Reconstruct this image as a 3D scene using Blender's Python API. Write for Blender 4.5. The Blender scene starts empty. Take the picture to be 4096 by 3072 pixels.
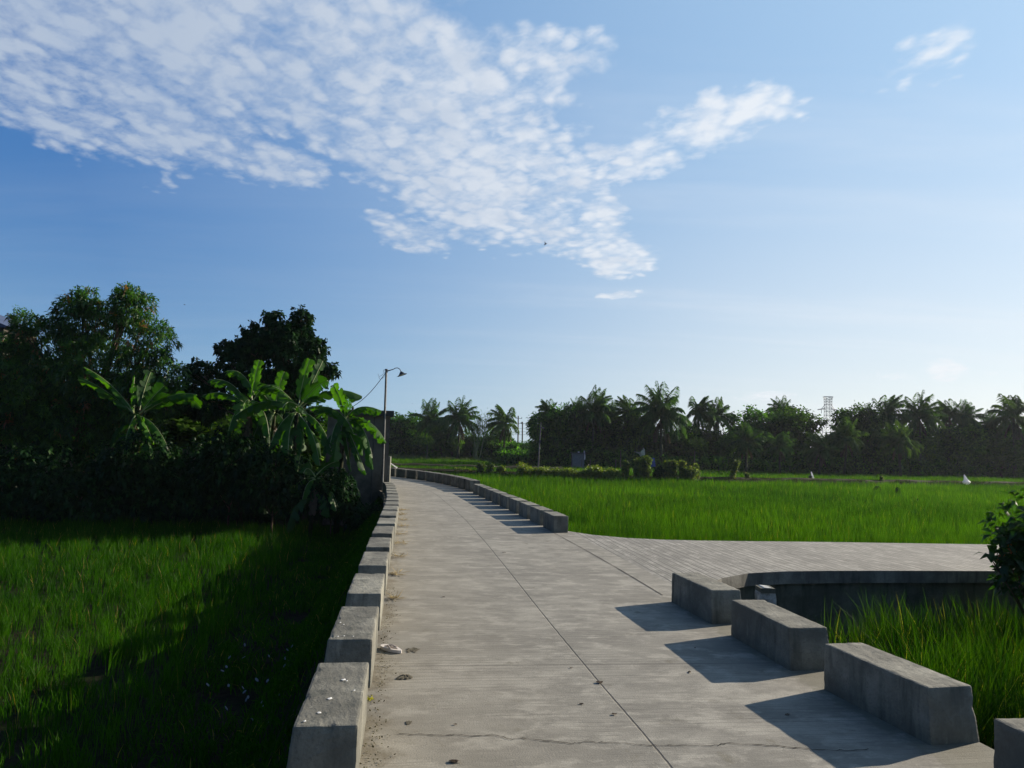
import bpy, bmesh, math, random
import numpy as np
from mathutils import Vector, Matrix, Quaternion, noise as mnoise

# ------------------------------------------------------------------ camera, world, sun, exposure
SC = bpy.context.scene
CAM_H = 1.6
PITCH = math.atan(248.0 / 2840.0)
ROLL = 0.030
FOC = 2840.0
cd = bpy.data.cameras.new('camera')
cam = bpy.data.objects.new('camera', cd)
SC.collection.objects.link(cam)
SC.camera = cam
cd.sensor_fit = 'HORIZONTAL'; cd.sensor_width = 36.0; cd.lens = 36.0 * FOC / 4096.0
cd.clip_start = 0.05; cd.clip_end = 2500
cam.matrix_world = Matrix.Translation((0, 0, CAM_H)) @ Matrix.Rotation(math.pi / 2 + PITCH, 4, 'X') @ Matrix.Rotation(ROLL, 4, 'Z')

SUN_EL = math.radians(22.0)
SUN_AZ = math.radians(62.7)          # clockwise from +Y
SDIR = Vector((math.sin(SUN_AZ) * math.cos(SUN_EL), math.cos(SUN_AZ) * math.cos(SUN_EL), math.sin(SUN_EL)))
sl = bpy.data.lights.new('sun', 'SUN'); sl.energy = 5.0; sl.angle = math.radians(0.5); sl.color = (1.0, 0.88, 0.72)
so = bpy.data.objects.new('sun', sl); SC.collection.objects.link(so)
so.rotation_mode = 'QUATERNION'; so.rotation_quaternion = SDIR.to_track_quat('Z', 'Y')

SC.view_settings.view_transform = 'Standard'
SC.view_settings.look = 'None'
SC.view_settings.gamma = 1.0
SC.view_settings.use_curve_mapping = False
SC.view_settings.exposure = 0.65
SC.cycles.max_bounces = 6
SC.cycles.transparent_max_bounces = 8
SC.cycles.volume_bounces = 0

def ray(x, y):
    """direction of a point of the photograph (4096 x 3072)"""
    u = (x - 2048) / FOC; v = -(y - 1536) / FOC
    c, s = math.cos(ROLL), math.sin(ROLL)
    u, v = c * u - s * v, s * u + c * v
    return Vector((u, math.cos(PITCH) - v * math.sin(PITCH), math.sin(PITCH) + v * math.cos(PITCH)))
def G(x, y, z=0.0):
    r = ray(x, y); t = (z - CAM_H) / r.z
    return Vector((r.x * t, r.y * t, z))
def D(x, y, d):
    r = ray(x, y); t = d / r.y
    return Vector((r.x * t, d, CAM_H + r.z * t))
def M(px, d):
    return px * d / FOC              # metres spanned by px at distance d

# ---- node helper
class NT:
    def __init__(s, tree):
        s.t = tree; s.n = tree.nodes; s.l = tree.links
    def node(s, typ, **kw):
        n = s.n.new(typ)
        for k, v in kw.items():
            setattr(n, k, v)
        return n
    def set(s, sock, v):
        if isinstance(v, bpy.types.NodeSocket): s.l.new(v, sock)
        elif v is not None: sock.default_value = v
    def math(s, op, a, b=None, c=None, clamp=False):
        n = s.node('ShaderNodeMath', operation=op); n.use_clamp = clamp
        s.set(n.inputs[0], a)
        if b is not None: s.set(n.inputs[1], b)
        if c is not None: s.set(n.inputs[2], c)
        return n.outputs[0]
    def noise(s, vec, scale, detail=3, rough=0.55, dist=0.0):
        n = s.node('ShaderNodeTexNoise')
        s.set(n.inputs['Vector'], vec); n.inputs['Scale'].default_value = scale
        n.inputs['Detail'].default_value = detail; n.inputs['Roughness'].default_value = rough
        n.inputs['Distortion'].default_value = dist
        return n.outputs['Fac']
    def ramp(s, fac, lo, hi, a=0.0, b=1.0, smooth=True):
        n = s.node('ShaderNodeMapRange'); n.interpolation_type = 'SMOOTHSTEP' if smooth else 'LINEAR'
        s.set(n.inputs[0], fac); s.set(n.inputs[1], lo); s.set(n.inputs[2], hi); s.set(n.inputs[3], a); s.set(n.inputs[4], b)
        return n.outputs[0]
    def mix(s, fac, a, b, mode='MIX'):
        n = s.node('ShaderNodeMix', data_type='RGBA', blend_type=mode)
        s.set(n.inputs['Factor'], fac)
        for nm, v in (('A', a), ('B', b)):
            sk = [i for i in n.inputs if i.name == nm and i.type == 'RGBA'][0]
            if isinstance(v, (tuple, list)): v = (*v[:3], 1.0)
            s.set(sk, v)
        return [o for o in n.outputs if o.type == 'RGBA'][0]
    def mapping(s, vec, scale=(1, 1, 1), loc=(0, 0, 0), rot=(0, 0, 0)):
        n = s.node('ShaderNodeMapping')
        s.set(n.inputs['Vector'], vec); n.inputs['Location'].default_value = loc
        n.inputs['Rotation'].default_value = rot; n.inputs['Scale'].default_value = scale
        return n.outputs[0]
    def xyz(s, x, y, z):
        n = s.node('ShaderNodeCombineXYZ'); s.set(n.inputs[0], x); s.set(n.inputs[1], y); s.set(n.inputs[2], z)
        return n.outputs[0]

# ---- world: Nishita sky and a sheet of altocumulus
W = bpy.data.worlds.new('World'); SC.world = W; W.use_nodes = True
SKY_STRENGTH = 0.065
def build_world():
    k = NT(W.node_tree); k.n.clear()
    out = k.node('ShaderNodeOutputWorld'); bg = k.node('ShaderNodeBackground')
    k.l.new(bg.outputs[0], out.inputs[0]); bg.inputs[1].default_value = SKY_STRENGTH
    sky = k.node('ShaderNodeTexSky', sky_type='NISHITA'); sky.sun_disc = False
    sky.sun_elevation = SUN_EL; sky.sun_rotation = SUN_AZ
    sky.air_density = 1.0; sky.dust_density = 1.2; sky.ozone_density = 3.0; sky.altitude = 0
    tc = k.node('ShaderNodeTexCoord'); sep = k.node('ShaderNodeSeparateXYZ'); k.l.new(tc.outputs['Generated'], sep.inputs[0])
    x, y, z = sep.outputs
    az = k.math('ARCTAN2', x, y); el = k.math('ARCSINE', z)
    zz = k.math('MAXIMUM', z, 0.03)
    zz = k.math('ADD', zz, 0.05)
    cu = k.math('DIVIDE', x, zz); cv = k.math('DIVIDE', y, zz)
    plane = k.xyz(cu, cv, 0.0)
    # slow warp of the mask
    wv = k.node('ShaderNodeTexNoise'); k.set(wv.inputs['Vector'], k.xyz(az, el, 3.0)); wv.inputs['Scale'].default_value = 9.0; wv.inputs['Detail'].default_value = 4.0
    ws = k.node('ShaderNodeSeparateXYZ'); k.l.new(wv.outputs['Color'], ws.inputs[0])
    azw = k.math('ADD', az, k.math('MULTIPLY', k.math('SUBTRACT', ws.outputs[0], 0.5), 0.10))
    elw = k.math('ADD', el, k.math('MULTIPLY', k.math('SUBTRACT', ws.outputs[1], 0.5), 0.05))
    def azel(px, py):
        r = ray(px, py).normalized(); return math.atan2(r.x, r.y), math.asin(r.z)
    dt = k.node('ShaderNodeVectorMath', operation='DOT_PRODUCT'); k.l.new(tc.outputs['Generated'], dt.inputs[0]); dt.inputs[1].default_value = SDIR
    sunc = dt.outputs['Value']
    K = 1 / 0.102
    f = k.ramp(sunc, 0.03, 0.98, 0, 1, False)
    air = k.mix(f, (.042 * K, .19 * K, .52 * K), (.49 * K, .735 * K, 1.0 * K))
    hor = k.mix(k.ramp(sunc, 0.1, 0.85), (.32 * K, .56 * K, .76 * K), (.92 * K, .97 * K, .96 * K))
    g = k.math('POWER', k.ramp(el, 0.0, 0.46, 1, 0, False), k.ramp(sunc, 0.2, 0.85, 2.5, 1.35))
    air = k.mix(g, air, hor)
    air = k.mix(0.80, sky.outputs[0], air)
    dark = k.math('MULTIPLY', k.ramp(el, 0.62, 1.1, 1.0, 0.32), k.ramp(sunc, -0.65, -0.1, 0.4, 1.0))  # dims the unseen sky overhead and opposite the sun to deepen ground shade
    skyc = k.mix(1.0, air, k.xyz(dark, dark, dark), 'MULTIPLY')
    E = [((1950, 820), (2450, 950), 200, 1.0), ((500, 450), (1300, 690), 190, 1.0), ((1500, 330), (2350, 480), 380, 1.1), ((300, 150), (1250, 480), 330, 1.15), ((1250, 120), (2150, 330), 330, 1.1), ((1750, 560), (2420, 760), 330, 1.12),
         ((2450, 660), (2850, 560), 120, 0.95), ((2880, 480), (3300, 400), 120, 0.92), ((2470, 1020), (2640, 1040), 95, 1.05),
         ((2455, 1168), (2560, 1165), 26, 0.95), ((655, 735), (740, 760), 50, 0.62), ((1620, 930), (1850, 990), 85, 0.85),
         ((1120, 660), (1340, 690), 100, 0.95), ((3680, 260), (3920, 110), 120, 0.47), ((3770, 1480), (3900, 1478), 48, 1.25),
         ((3030, 1590), (3180, 1590), 34, 0.95), ((150, 380), (600, 560), 170, 1.05), ((2150, 230), (2480, 200), 160, 0.8),
         ((2250, 960), (2500, 960), 70, 0.95), ((3560, 1500), (3640, 1500), 18, 0.55), ((3990, 1478), (4060, 1478), 16, 0.55),
         ((3400, 1620), (3600, 1600), 16, 0.45), ((2420, 900), (2560, 820), 170, 1.0)]
    m = None
    for (c, t, hw, wgt) in E:
        a0, e0 = azel(*c); a1, e1 = azel(*t)
        dx, dy = a1 - a0, e1 - e0; L = math.hypot(dx, dy); dx, dy = dx / L, dy / L
        hwr = hw / FOC * 0.93
        A = k.math('SUBTRACT', azw, a0); B = k.math('SUBTRACT', elw, e0)
        p = k.math('ADD', k.math('MULTIPLY', A, dx / L), k.math('MULTIPLY', B, dy / L))
        q = k.math('ADD', k.math('MULTIPLY', A, -dy / hwr), k.math('MULTIPLY', B, dx / hwr))
        r2 = k.math('ADD', k.math('MULTIPLY', p, p), k.math('MULTIPLY', q, q))
        v = k.math('MULTIPLY', k.math('MAXIMUM', k.math('SUBTRACT', 1.25, r2), 0.0), wgt / 1.25)
        v = k.math('POWER', v, 0.6)
        m = v if m is None else k.math('MAXIMUM', m, v)
    mp = k.mapping(plane, rot=(0, 0, 0.35), scale=(1.0, 0.75, 1.0))
    wn = k.node('ShaderNodeTexNoise'); k.set(wn.inputs['Vector'], mp); wn.inputs['Scale'].default_value = 10.0; wn.inputs['Detail'].default_value = 4
    vm = k.node('ShaderNodeVectorMath', operation='MULTIPLY_ADD'); k.l.new(wn.outputs['Color'], vm.inputs[0]); vm.inputs[1].default_value = (.10, .10, 0); k.set(vm.inputs[2], mp)
    vo = k.node('ShaderNodeTexVoronoi', feature='SMOOTH_F1'); k.l.new(vm.outputs[0], vo.inputs['Vector']); vo.inputs['Scale'].default_value = 17.0; vo.inputs['Smoothness'].default_value = 0.45; vo.inputs['Randomness'].default_value = 0.9
    cell = k.ramp(vo.outputs['Distance'], 0.05, 0.62, 1, 0, False)
    n1 = k.noise(mp, 8.0, 7, 0.6, 0.3)
    n2 = k.noise(mp, 2.2, 3, 0.5, 0.3)
    n3 = k.noise(k.mapping(mp, rot=(0, 0, .5), scale=(1, 1.7, 1)), 24.0, 6, 0.65, 0.5)
    nn = k.math('ADD', k.math('MULTIPLY', n1, 0.40), k.math('ADD', k.math('MULTIPLY', n2, 0.30), k.math('MULTIPLY', n3, 0.30)))
    dens = k.math('ADD', k.math('MULTIPLY', k.math('MINIMUM', m, 0.92), 2.3), k.math('MULTIPLY', k.math('SUBTRACT', nn, 0.5), 4.2))
    dens = k.math('ADD', dens, k.math('MULTIPLY', k.math('SUBTRACT', cell, 0.5), 1.05))
    dens = k.ramp(dens, 0.65, 2.4)
    dens = k.math('MULTIPLY', dens, k.ramp(m, 0.0, 0.28))
    # faint high veil
    veil = k.noise(k.mapping(plane, rot=(0, 0, -0.5), scale=(0.25, 1.2, 1)), 1.2, 5, 0.6, 0.3)
    veil = k.math('MULTIPLY', k.ramp(veil, 0.42, 0.8), k.ramp(sunc, 0.3, 0.8, 0.10, 0.30))
    dens = k.math('MAXIMUM', k.math('MULTIPLY', dens, 0.86), veil)
    sf = k.ramp(sunc, 0.1, 0.8, 0.0, 1.0)
    shade = k.noise(k.mapping(mp, loc=(0.05, 0.03, 0)), 6.5, 4, 0.5)
    cl = k.mix(sf, (.50 * K, .58 * K, .70 * K), (.90 * K, .93 * K, .97 * K))
    cl = k.mix(k.math('MULTIPLY', k.ramp(shade, 0.42, 0.68, 0.0, 0.35), k.ramp(sunc, .55, .8, 1, .15)), cl, (.42 * K, .52 * K, .68 * K))
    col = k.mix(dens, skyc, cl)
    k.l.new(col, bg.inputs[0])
build_world()

# ------------------------------------------------------------------ helpers
C = SC.collection
RNG = np.random.default_rng(7)
random.seed(7)
def tag(o, label=None, cat=None, group=None, kind=None):
    if label: o['label'] = label
    if cat: o['category'] = cat
    if group: o['group'] = group
    if kind: o['kind'] = kind
    return o
def thing(name, label, cat, loc=(0, 0, 0), rz=0.0, group=None):
    o = bpy.data.objects.new(name, None); o.empty_display_size = 0.2; C.objects.link(o)
    o.location = loc; o.rotation_euler = (0, 0, rz)
    return tag(o, label, cat, group)
def link(name, me, mat, parent=None):
    o = bpy.data.objects.new(name, me); C.objects.link(o)
    if mat is not None and not me.materials:
        me.materials.append(mat)
    if parent is not None: o.parent = parent
    return o
def dup(root, loc, rz=0.0, sc=1.0, label=None, group=None):
    r = root.copy(); C.objects.link(r); r.location = loc; r.rotation_euler = (0, 0, rz); r.scale = (sc, sc, sc) if not isinstance(sc, tuple) else sc
    if label: r['label'] = label
    if group: r['group'] = group
    for ch in list(root.children):
        c = ch.copy(); C.objects.link(c); c.parent = r
        for g in list(ch.children):
            d = g.copy(); C.objects.link(d); d.parent = c
    return r
def np_mesh(name, V, T=None, Q=None, rnd=None, smooth=False):
    me = bpy.data.meshes.new(name)
    V = np.asarray(V, dtype=np.float32).reshape(-1, 3)
    parts = []; starts = []; tot = []
    n = 0
    if T is not None and len(T):
        T = np.asarray(T, dtype=np.int32).reshape(-1, 3); parts.append(T.ravel()); starts.append(np.arange(len(T)) * 3); tot.append(np.full(len(T), 3)); n = T.size
    if Q is not None and len(Q):
        Q = np.asarray(Q, dtype=np.int32).reshape(-1, 4); parts.append(Q.ravel()); starts.append(n + np.arange(len(Q)) * 4); tot.append(np.full(len(Q), 4))
    L = np.concatenate(parts); S = np.concatenate(starts); K = np.concatenate(tot)
    me.vertices.add(len(V)); me.vertices.foreach_set('co', V.ravel())
    me.loops.add(len(L)); me.loops.foreach_set('vertex_index', L)
    me.polygons.add(len(S)); me.polygons.foreach_set('loop_start', S.astype(np.int32)); me.polygons.foreach_set('loop_total', K.astype(np.int32))
    if smooth: me.polygons.foreach_set('use_smooth', np.ones(len(S), dtype=bool))
    if rnd is not None:
        a = me.attributes.new('rnd', 'FLOAT', 'POINT'); a.data.foreach_set('value', np.asarray(rnd, dtype=np.float32))
    me.update(calc_edges=True)
    return me
class MB:
    def __init__(s): s.v = []; s.f = []
    def add(s, vs, fs):
        b = len(s.v); s.v += [tuple(v) for v in vs]; s.f += [tuple(i + b for i in f) for f in fs]
    def box(s, c, size, rz=0.0, taper=0.0):
        hx, hy, hz = size[0] / 2, size[1] / 2, size[2] / 2
        vs = []
        for zz in (-1, 1):
            k = 1 - taper if zz > 0 else 1
            for (a, b) in ((-1, -1), (1, -1), (1, 1), (-1, 1)):
                x, y = a * hx * k, b * hy * k
                vs.append((c[0] + x * math.cos(rz) - y * math.sin(rz), c[1] + x * math.sin(rz) + y * math.cos(rz), c[2] + zz * hz))
        s.add(vs, [(0, 3, 2, 1), (4, 5, 6, 7), (0, 1, 5, 4), (1, 2, 6, 5), (2, 3, 7, 6), (3, 0, 4, 7)])
    def tube(s, pts, rads, n=8, cap=True):
        pts = [Vector(p) for p in pts]
        if not isinstance(rads, (list, tuple)): rads = [rads] * len(pts)
        ref = Vector((0, 0, 1)) if abs((pts[-1] - pts[0]).normalized().z) < 0.9 else Vector((1, 0, 0))
        vs = []; fs = []
        for i, p in enumerate(pts):
            d = (pts[min(i + 1, len(pts) - 1)] - pts[max(i - 1, 0)]).normalized()
            a = d.cross(ref).normalized(); b = d.cross(a).normalized()
            for j in range(n):
                t = 2 * math.pi * j / n
                vs.append(p + (a * math.cos(t) + b * math.sin(t)) * rads[i])
        for i in range(len(pts) - 1):
            for j in range(n):
                fs.append((i * n + j, i * n + (j + 1) % n, (i + 1) * n + (j + 1) % n, (i + 1) * n + j))
        if cap:
            fs.append(tuple(range(n - 1, -1, -1))); fs.append(tuple((len(pts) - 1) * n + j for j in range(n)))
        s.add(vs, fs)
    def build(s, name, mat, parent=None, smooth=False):
        me = bpy.data.meshes.new(name); me.from_pydata(s.v, [], s.f)
        if smooth:
            for p in me.polygons: p.use_smooth = True
        me.update()
        return link(name, me, mat, parent)
def inside(poly, P):
    x, y = P[:, 0], P[:, 1]; r = np.zeros(len(P), bool)
    n = len(poly)
    for i in range(n):
        x1, y1 = poly[i][0], poly[i][1]; x2, y2 = poly[(i + 1) % n][0], poly[(i + 1) % n][1]
        c = ((y1 > y) != (y2 > y))
        if y1 != y2:
            r ^= c & (x < (x2 - x1) * (y - y1) / (y2 - y1) + x1)
    return r
def vnoise(P, s, seed=0):
    """cheap smooth noise of a 2-D/3-D position, 0..1"""
    r = np.random.default_rng(seed); o = np.zeros(len(P))
    for k in range(5):
        d = r.normal(size=P.shape[1]); d /= np.linalg.norm(d)
        o += np.sin(P @ d * s * (0.7 + 0.35 * k) + r.uniform(0, 6.28) + 1.3 * np.sin(P @ np.roll(d, 1) * s * 0.6 + k))
    return np.clip(o / 5 * 0.8 + 0.5, 0, 1)
ORD = ['nearest', 'second', 'third', 'fourth', 'fifth', 'sixth', 'seventh', 'eighth', 'ninth', 'tenth', 'eleventh', 'twelfth', 'thirteenth', 'fourteenth', 'fifteenth', 'sixteenth', 'seventeenth', 'eighteenth', 'nineteenth', 'twentieth']

# ------------------------------------------------------------------ materials
def new_mat(name):
    m = bpy.data.materials.new(name); m.use_nodes = True
    k = NT(m.node_tree); k.n.clear()
    out = k.node('ShaderNodeOutputMaterial')
    return m, k, out
def leaf_mat(name, c1, c2, trans=0.45, tcol=None, gloss=0.05, rough=0.45, obj_var=0.0, c3=None):
    m, k, out = new_mat(name)
    at = k.node('ShaderNodeAttribute', attribute_name='rnd')
    col = k.mix(at.outputs['Fac'], c1, c2)
    if c3: col = k.mix(k.ramp(at.outputs['Fac'], 0.93, 0.97), col, c3)
    if obj_var:
        oi = k.node('ShaderNodeObjectInfo')
        hs = k.node('ShaderNodeHueSaturation'); k.l.new(col, hs.inputs['Color'])
        k.l.new(k.ramp(oi.outputs['Random'], 0, 1, 1 - obj_var, 1 + obj_var, False), hs.inputs['Value'])
        k.l.new(k.ramp(k.math('FRACT', k.math('MULTIPLY', oi.outputs['Random'], 7.3)), 0, 1, 0.485, 0.512, False), hs.inputs['Hue'])
        col = hs.outputs[0]
    d = k.node('ShaderNodeBsdfDiffuse'); k.l.new(col, d.inputs[0])
    t = k.node('ShaderNodeBsdfTranslucent')
    tc = k.mix(1.0, col, tcol if tcol else (1.3, 1.6, 0.5), 'MULTIPLY'); k.l.new(tc, t.inputs[0])
    mx = k.node('ShaderNodeMixShader'); mx.inputs[0].default_value = trans
    k.l.new(d.outputs[0], mx.inputs[1]); k.l.new(t.outputs[0], mx.inputs[2])
    g = k.node('ShaderNodeBsdfGlossy'); g.inputs['Roughness'].default_value = rough; g.inputs[0].default_value = (1, 1, 1, 1)
    mg = k.node('ShaderNodeMixShader'); mg.inputs[0].default_value = gloss
    k.l.new(mx.outputs[0], mg.inputs[1]); k.l.new(g.outputs[0], mg.inputs[2]); k.l.new(mg.outputs[0], out.inputs[0])
    return m
def plain(name, col, rough=0.8, var=0.25, scale=3.0, bump=0.0, metal=0.0, col2=None, stretch=(1, 1, 1), detail=5):
    m, k, out = new_mat(name)
    tc = k.node('ShaderNodeTexCoord'); oi = k.node('ShaderNodeObjectInfo')
    add = k.node('ShaderNodeVectorMath', operation='ADD'); k.l.new(tc.outputs['Object'], add.inputs[0])
    k.l.new(k.math('MULTIPLY', oi.outputs['Random'], 31.0), add.inputs[1])
    v = k.mapping(add.outputs[0], scale=stretch)
    n = k.noise(v, scale, detail, 0.6)
    c2 = col2 if col2 else tuple(c * (1 - var * 1.6) for c in col)
    cc = k.mix(k.ramp(n, 0.35, 0.68), tuple(min(1, c * (1 + var * 0.5)) for c in col), c2)
    b = k.node('ShaderNodeBsdfPrincipled'); k.l.new(cc, b.inputs['Base Color']); b.inputs['Roughness'].default_value = rough; b.inputs['Metallic'].default_value = metal
    if rough > .7: b.inputs['Specular IOR Level'].default_value = 0.08
    if bump:
        bp = k.node('ShaderNodeBump'); bp.inputs['Strength'].default_value = bump; bp.inputs['Distance'].default_value = 0.02
        k.l.new(k.noise(v, scale * 8, 4, 0.6), bp.inputs['Height']); k.l.new(bp.outputs[0], b.inputs['Normal'])
    k.l.new(b.outputs[0], out.inputs[0])
    return m
def block_mat(name, base, dark, stain, moss=0.35):
    m, k, out = new_mat(name)
    tc = k.node('ShaderNodeTexCoord'); oi = k.node('ShaderNodeObjectInfo')
    add = k.node('ShaderNodeVectorMath', operation='ADD'); k.l.new(tc.outputs['Object'], add.inputs[0])
    k.l.new(k.math('MULTIPLY', oi.outputs['Random'], 57.0), add.inputs[1]); v = add.outputs[0]
    n1 = k.noise(v, 2.2, 5, 0.65); n2 = k.noise(k.mapping(v, scale=(1, 1, 0.16)), 9.0, 5, 0.6); n3 = k.noise(v, 70, 3, 0.7); n4 = k.noise(v, 22, 4, 0.65)
    c = k.mix(k.ramp(n1, 0.36, 0.62), tuple(x * 1.12 for x in base), tuple(x * 0.58 for x in base))
    pale = k.noise(k.mapping(v, scale=(1, 1, 0.3), loc=(3, 3, 3)), 6.0, 6, 0.7)
    c = k.mix(k.ramp(pale, 0.58, 0.68, 0, 0.45), c, tuple(min(1, x * 1.6) for x in base))
    c = k.mix(k.ramp(n2, 0.48, 0.72, 0, stain), c, dark)
    c = k.mix(k.ramp(n4, 0.5, 0.75, 0, 0.45), c, tuple(x * 0.6 for x in base))
    c = k.mix(k.ramp(n3, 0.5, 0.72, 0, 0.55), c, tuple(x * 0.45 for x in base))
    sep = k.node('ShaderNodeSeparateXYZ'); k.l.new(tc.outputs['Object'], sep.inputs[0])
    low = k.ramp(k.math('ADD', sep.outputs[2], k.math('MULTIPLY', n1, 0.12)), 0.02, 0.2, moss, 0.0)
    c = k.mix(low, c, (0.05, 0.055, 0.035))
    val = k.node('ShaderNodeHueSaturation'); k.l.new(c, val.inputs['Color']); k.l.new(k.ramp(oi.outputs['Random'], 0, 1, 0.85, 1.12, False), val.inputs['Value'])
    b = k.node('ShaderNodeBsdfPrincipled'); k.l.new(val.outputs[0], b.inputs['Base Color']); b.inputs['Roughness'].default_value = 0.92
    bp = k.node('ShaderNodeBump'); bp.inputs['Strength'].default_value = 0.55; bp.inputs['Distance'].default_value = 0.008
    k.l.new(k.math('ADD', n3, n4), bp.inputs['Height']); k.l.new(bp.outputs[0], b.inputs['Normal'])
    k.l.new(b.outputs[0], out.inputs[0])
    return m
def road_mat(name, base, comb, comb_amt, seams, dirt_side=True):
    """UV: u = metres along the road, v = metres across (0 = middle, negative = left)"""
    m, k, out = new_mat(name)
    uv = k.node('ShaderNodeUVMap'); sep = k.node('ShaderNodeSeparateXYZ'); k.l.new(uv.outputs[0], sep.inputs[0]); u, v = sep.outputs[0], sep.outputs[1]
    vec = k.xyz(u, v, 0.0)
    big = k.noise(k.mapping(vec, scale=(1.0, 0.45, 1)), 0.9, 5, 0.6)
    mid = k.noise(k.mapping(vec, scale=(1.0, 0.55, 1), loc=(4, 2, 0)), 4.5, 6, 0.7)
    streak = k.noise(k.mapping(vec, scale=(1.0, 0.14, 1), loc=(9, 1, 0)), 26.0, 4, 0.6)
    fine = k.noise(vec, 90.0, 4, 0.7)
    blot = k.noise(k.mapping(vec, loc=(2, 7, 0)), 3.3, 8, 0.72)
    c = k.mix(k.ramp(big, 0.36, 0.64), tuple(x * 1.16 for x in base), tuple(x * 0.74 for x in base))
    patch = k.noise(k.mapping(vec, scale=(1.0, 0.5, 1), loc=(21, 3, 0)), 2.6, 7, 0.75)
    c = k.mix(k.ramp(patch, 0.47, 0.62, 0, 0.7), c, tuple(x * 0.58 for x in base))
    c = k.mix(k.ramp(mid, 0.42, 0.66, 0, 0.8), c, tuple(x * 0.62 for x in base))
    lite = k.noise(k.mapping(vec, scale=(1.0, 0.5, 1), loc=(14, 6, 0)), 5.5, 6, 0.7)
    c = k.mix(k.ramp(lite, 0.48, 0.64, 0, 0.85), c, tuple(min(1, x * 1.32) for x in base))
    c = k.mix(k.ramp(streak, 0.5, 0.75, 0, 0.3), c, tuple(min(1, x * 1.3) for x in base))
    c = k.mix(k.ramp(blot, 0.58, 0.68, 0, 0.7), c, (base[0] * 0.52, base[1] * 0.50, base[2] * 0.42))
    c = k.mix(k.ramp(fine, 0.45, 0.75, 0, 0.4), c, tuple(x * 0.5 for x in base))
    # combed grooves across the road
    uw = k.math('ADD', u, k.math('MULTIPLY', k.noise(k.mapping(vec, scale=(1, 0.3, 1)), 3.0, 3, 0.6), 0.05))
    wv = k.math('SINE', k.math('MULTIPLY', uw, 2 * math.pi / comb))
    wv2 = k.math('SINE', k.math('MULTIPLY', uw, 2 * math.pi / (comb * 2.37)))
    amp = k.math('MULTIPLY', k.ramp(k.noise(k.mapping(vec, scale=(1, 0.35, 1), loc=(1, 3, 0)), 1.3, 5, 0.65), 0.40 if dirt_side else 0.15, 0.60 if dirt_side else 0.45), comb_amt)
    groove = k.math('MULTIPLY', k.ramp(k.math('ADD', wv, k.math('MULTIPLY', wv2, 0.5)), 0.5, 1.1), amp)
    c = k.mix(groove, c, tuple(x * 0.38 for x in base))
    height = k.math('MULTIPLY', groove, -1.0)
    if dirt_side:
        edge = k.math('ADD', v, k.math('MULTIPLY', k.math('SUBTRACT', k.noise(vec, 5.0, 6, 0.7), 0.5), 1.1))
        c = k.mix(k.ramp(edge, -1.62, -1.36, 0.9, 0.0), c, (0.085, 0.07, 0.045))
        warm = k.ramp(v, -1.6, 0.2, 0.35, 0.0)
        c = k.mix(warm, c, (base[0] * 1.06, base[1] * 0.97, base[2] * 0.80))
        edge2 = k.math('ADD', v, k.math('MULTIPLY', k.math('SUBTRACT', k.noise(k.mapping(vec, loc=(5, 5, 0)), 7.0, 6, 0.7), 0.5), 0.5))
        c = k.mix(k.math('MULTIPLY', k.ramp(edge2, 1.42, 1.52, 0.0, 0.7), k.ramp(u, 7.6, 7.9, 1.0, 0.0)), c, (0.13, 0.125, 0.09))
    for kind, at, w in seams:
        src = u if kind == 'u' else v
        jit = k.math('MULTIPLY', k.math('SUBTRACT', k.noise(vec, 6.0 if kind == 'u' else 9.0, 3, 0.6), 0.5), 0.012)
        dd = k.math('ABSOLUTE', k.math('ADD', k.math('SUBTRACT', src, at), jit))
        s = k.ramp(dd, w * 0.35, w * 1.0, 1.0, 0.0)
        c = k.mix(k.math('MULTIPLY', s, 0.78), c, (0.035, 0.032, 0.028)); height = k.math('SUBTRACT', height, s)
    b = k.node('ShaderNodeBsdfPrincipled'); k.l.new(c, b.inputs['Base Color']); b.inputs['Roughness'].default_value = 0.88
    bp = k.node('ShaderNodeBump'); bp.inputs['Strength'].default_value = 0.6; bp.inputs['Distance'].default_value = 0.006
    k.l.new(k.math('ADD', height, k.math('MULTIPLY', fine, 0.8)), bp.inputs['Height']); k.l.new(bp.outputs[0], b.inputs['Normal'])
    k.l.new(b.outputs[0], out.inputs[0])
    return m

BASE = (0.262, 0.248, 0.210)
M_ROAD = road_mat('road_concrete', BASE, 0.027, 0.5, [('v', 0.0, 0.009), ('u', 5.56, 0.005), ('u', 15.9, 0.008), ('u', 25.5, 0.008)])
M_SIDE = road_mat('side_road_concrete', (0.268, 0.257, 0.226), 0.055, 1.0, [('u', 3.9, 0.006), ('u', 8.4, 0.006), ('u', 13.0, 0.006), ('u', 17.6, 0.006)], False)
M_BLOCK = block_mat('block_concrete', (0.225, 0.218, 0.178), (0.05, 0.056, 0.045), 0.75)
M_OLD = block_mat('old_block_concrete', (0.18, 0.172, 0.14), (0.035, 0.037, 0.03), 1.0, 0.8)
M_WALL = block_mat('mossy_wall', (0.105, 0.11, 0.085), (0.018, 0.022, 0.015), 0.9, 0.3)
M_SLAB = block_mat('slab_edge_concrete', (0.19, 0.185, 0.16), (0.05, 0.052, 0.044), 0.8, 0.0)
M_HOUSE = plain('house_render', (0.13, 0.12, 0.10), 0.9, 0.3, 1.3, 0.3, col2=(0.07, 0.065, 0.055))
M_ROOF = plain('roof_sheet', (0.20, 0.19, 0.18), 0.5, 0.3, 2.0, 0.0, 0.6, col2=(0.10, 0.06, 0.04))
M_STEEL = plain('galvanised_steel', (0.16, 0.155, 0.145), 0.45, 0.2, 8.0, 0.0, 0.7)
M_BLACK = plain('dark_metal', (0.03, 0.03, 0.032), 0.4, 0.2, 8.0)
M_WIRE = plain('wire_black', (0.02, 0.02, 0.02), 0.6, 0.1)
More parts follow.
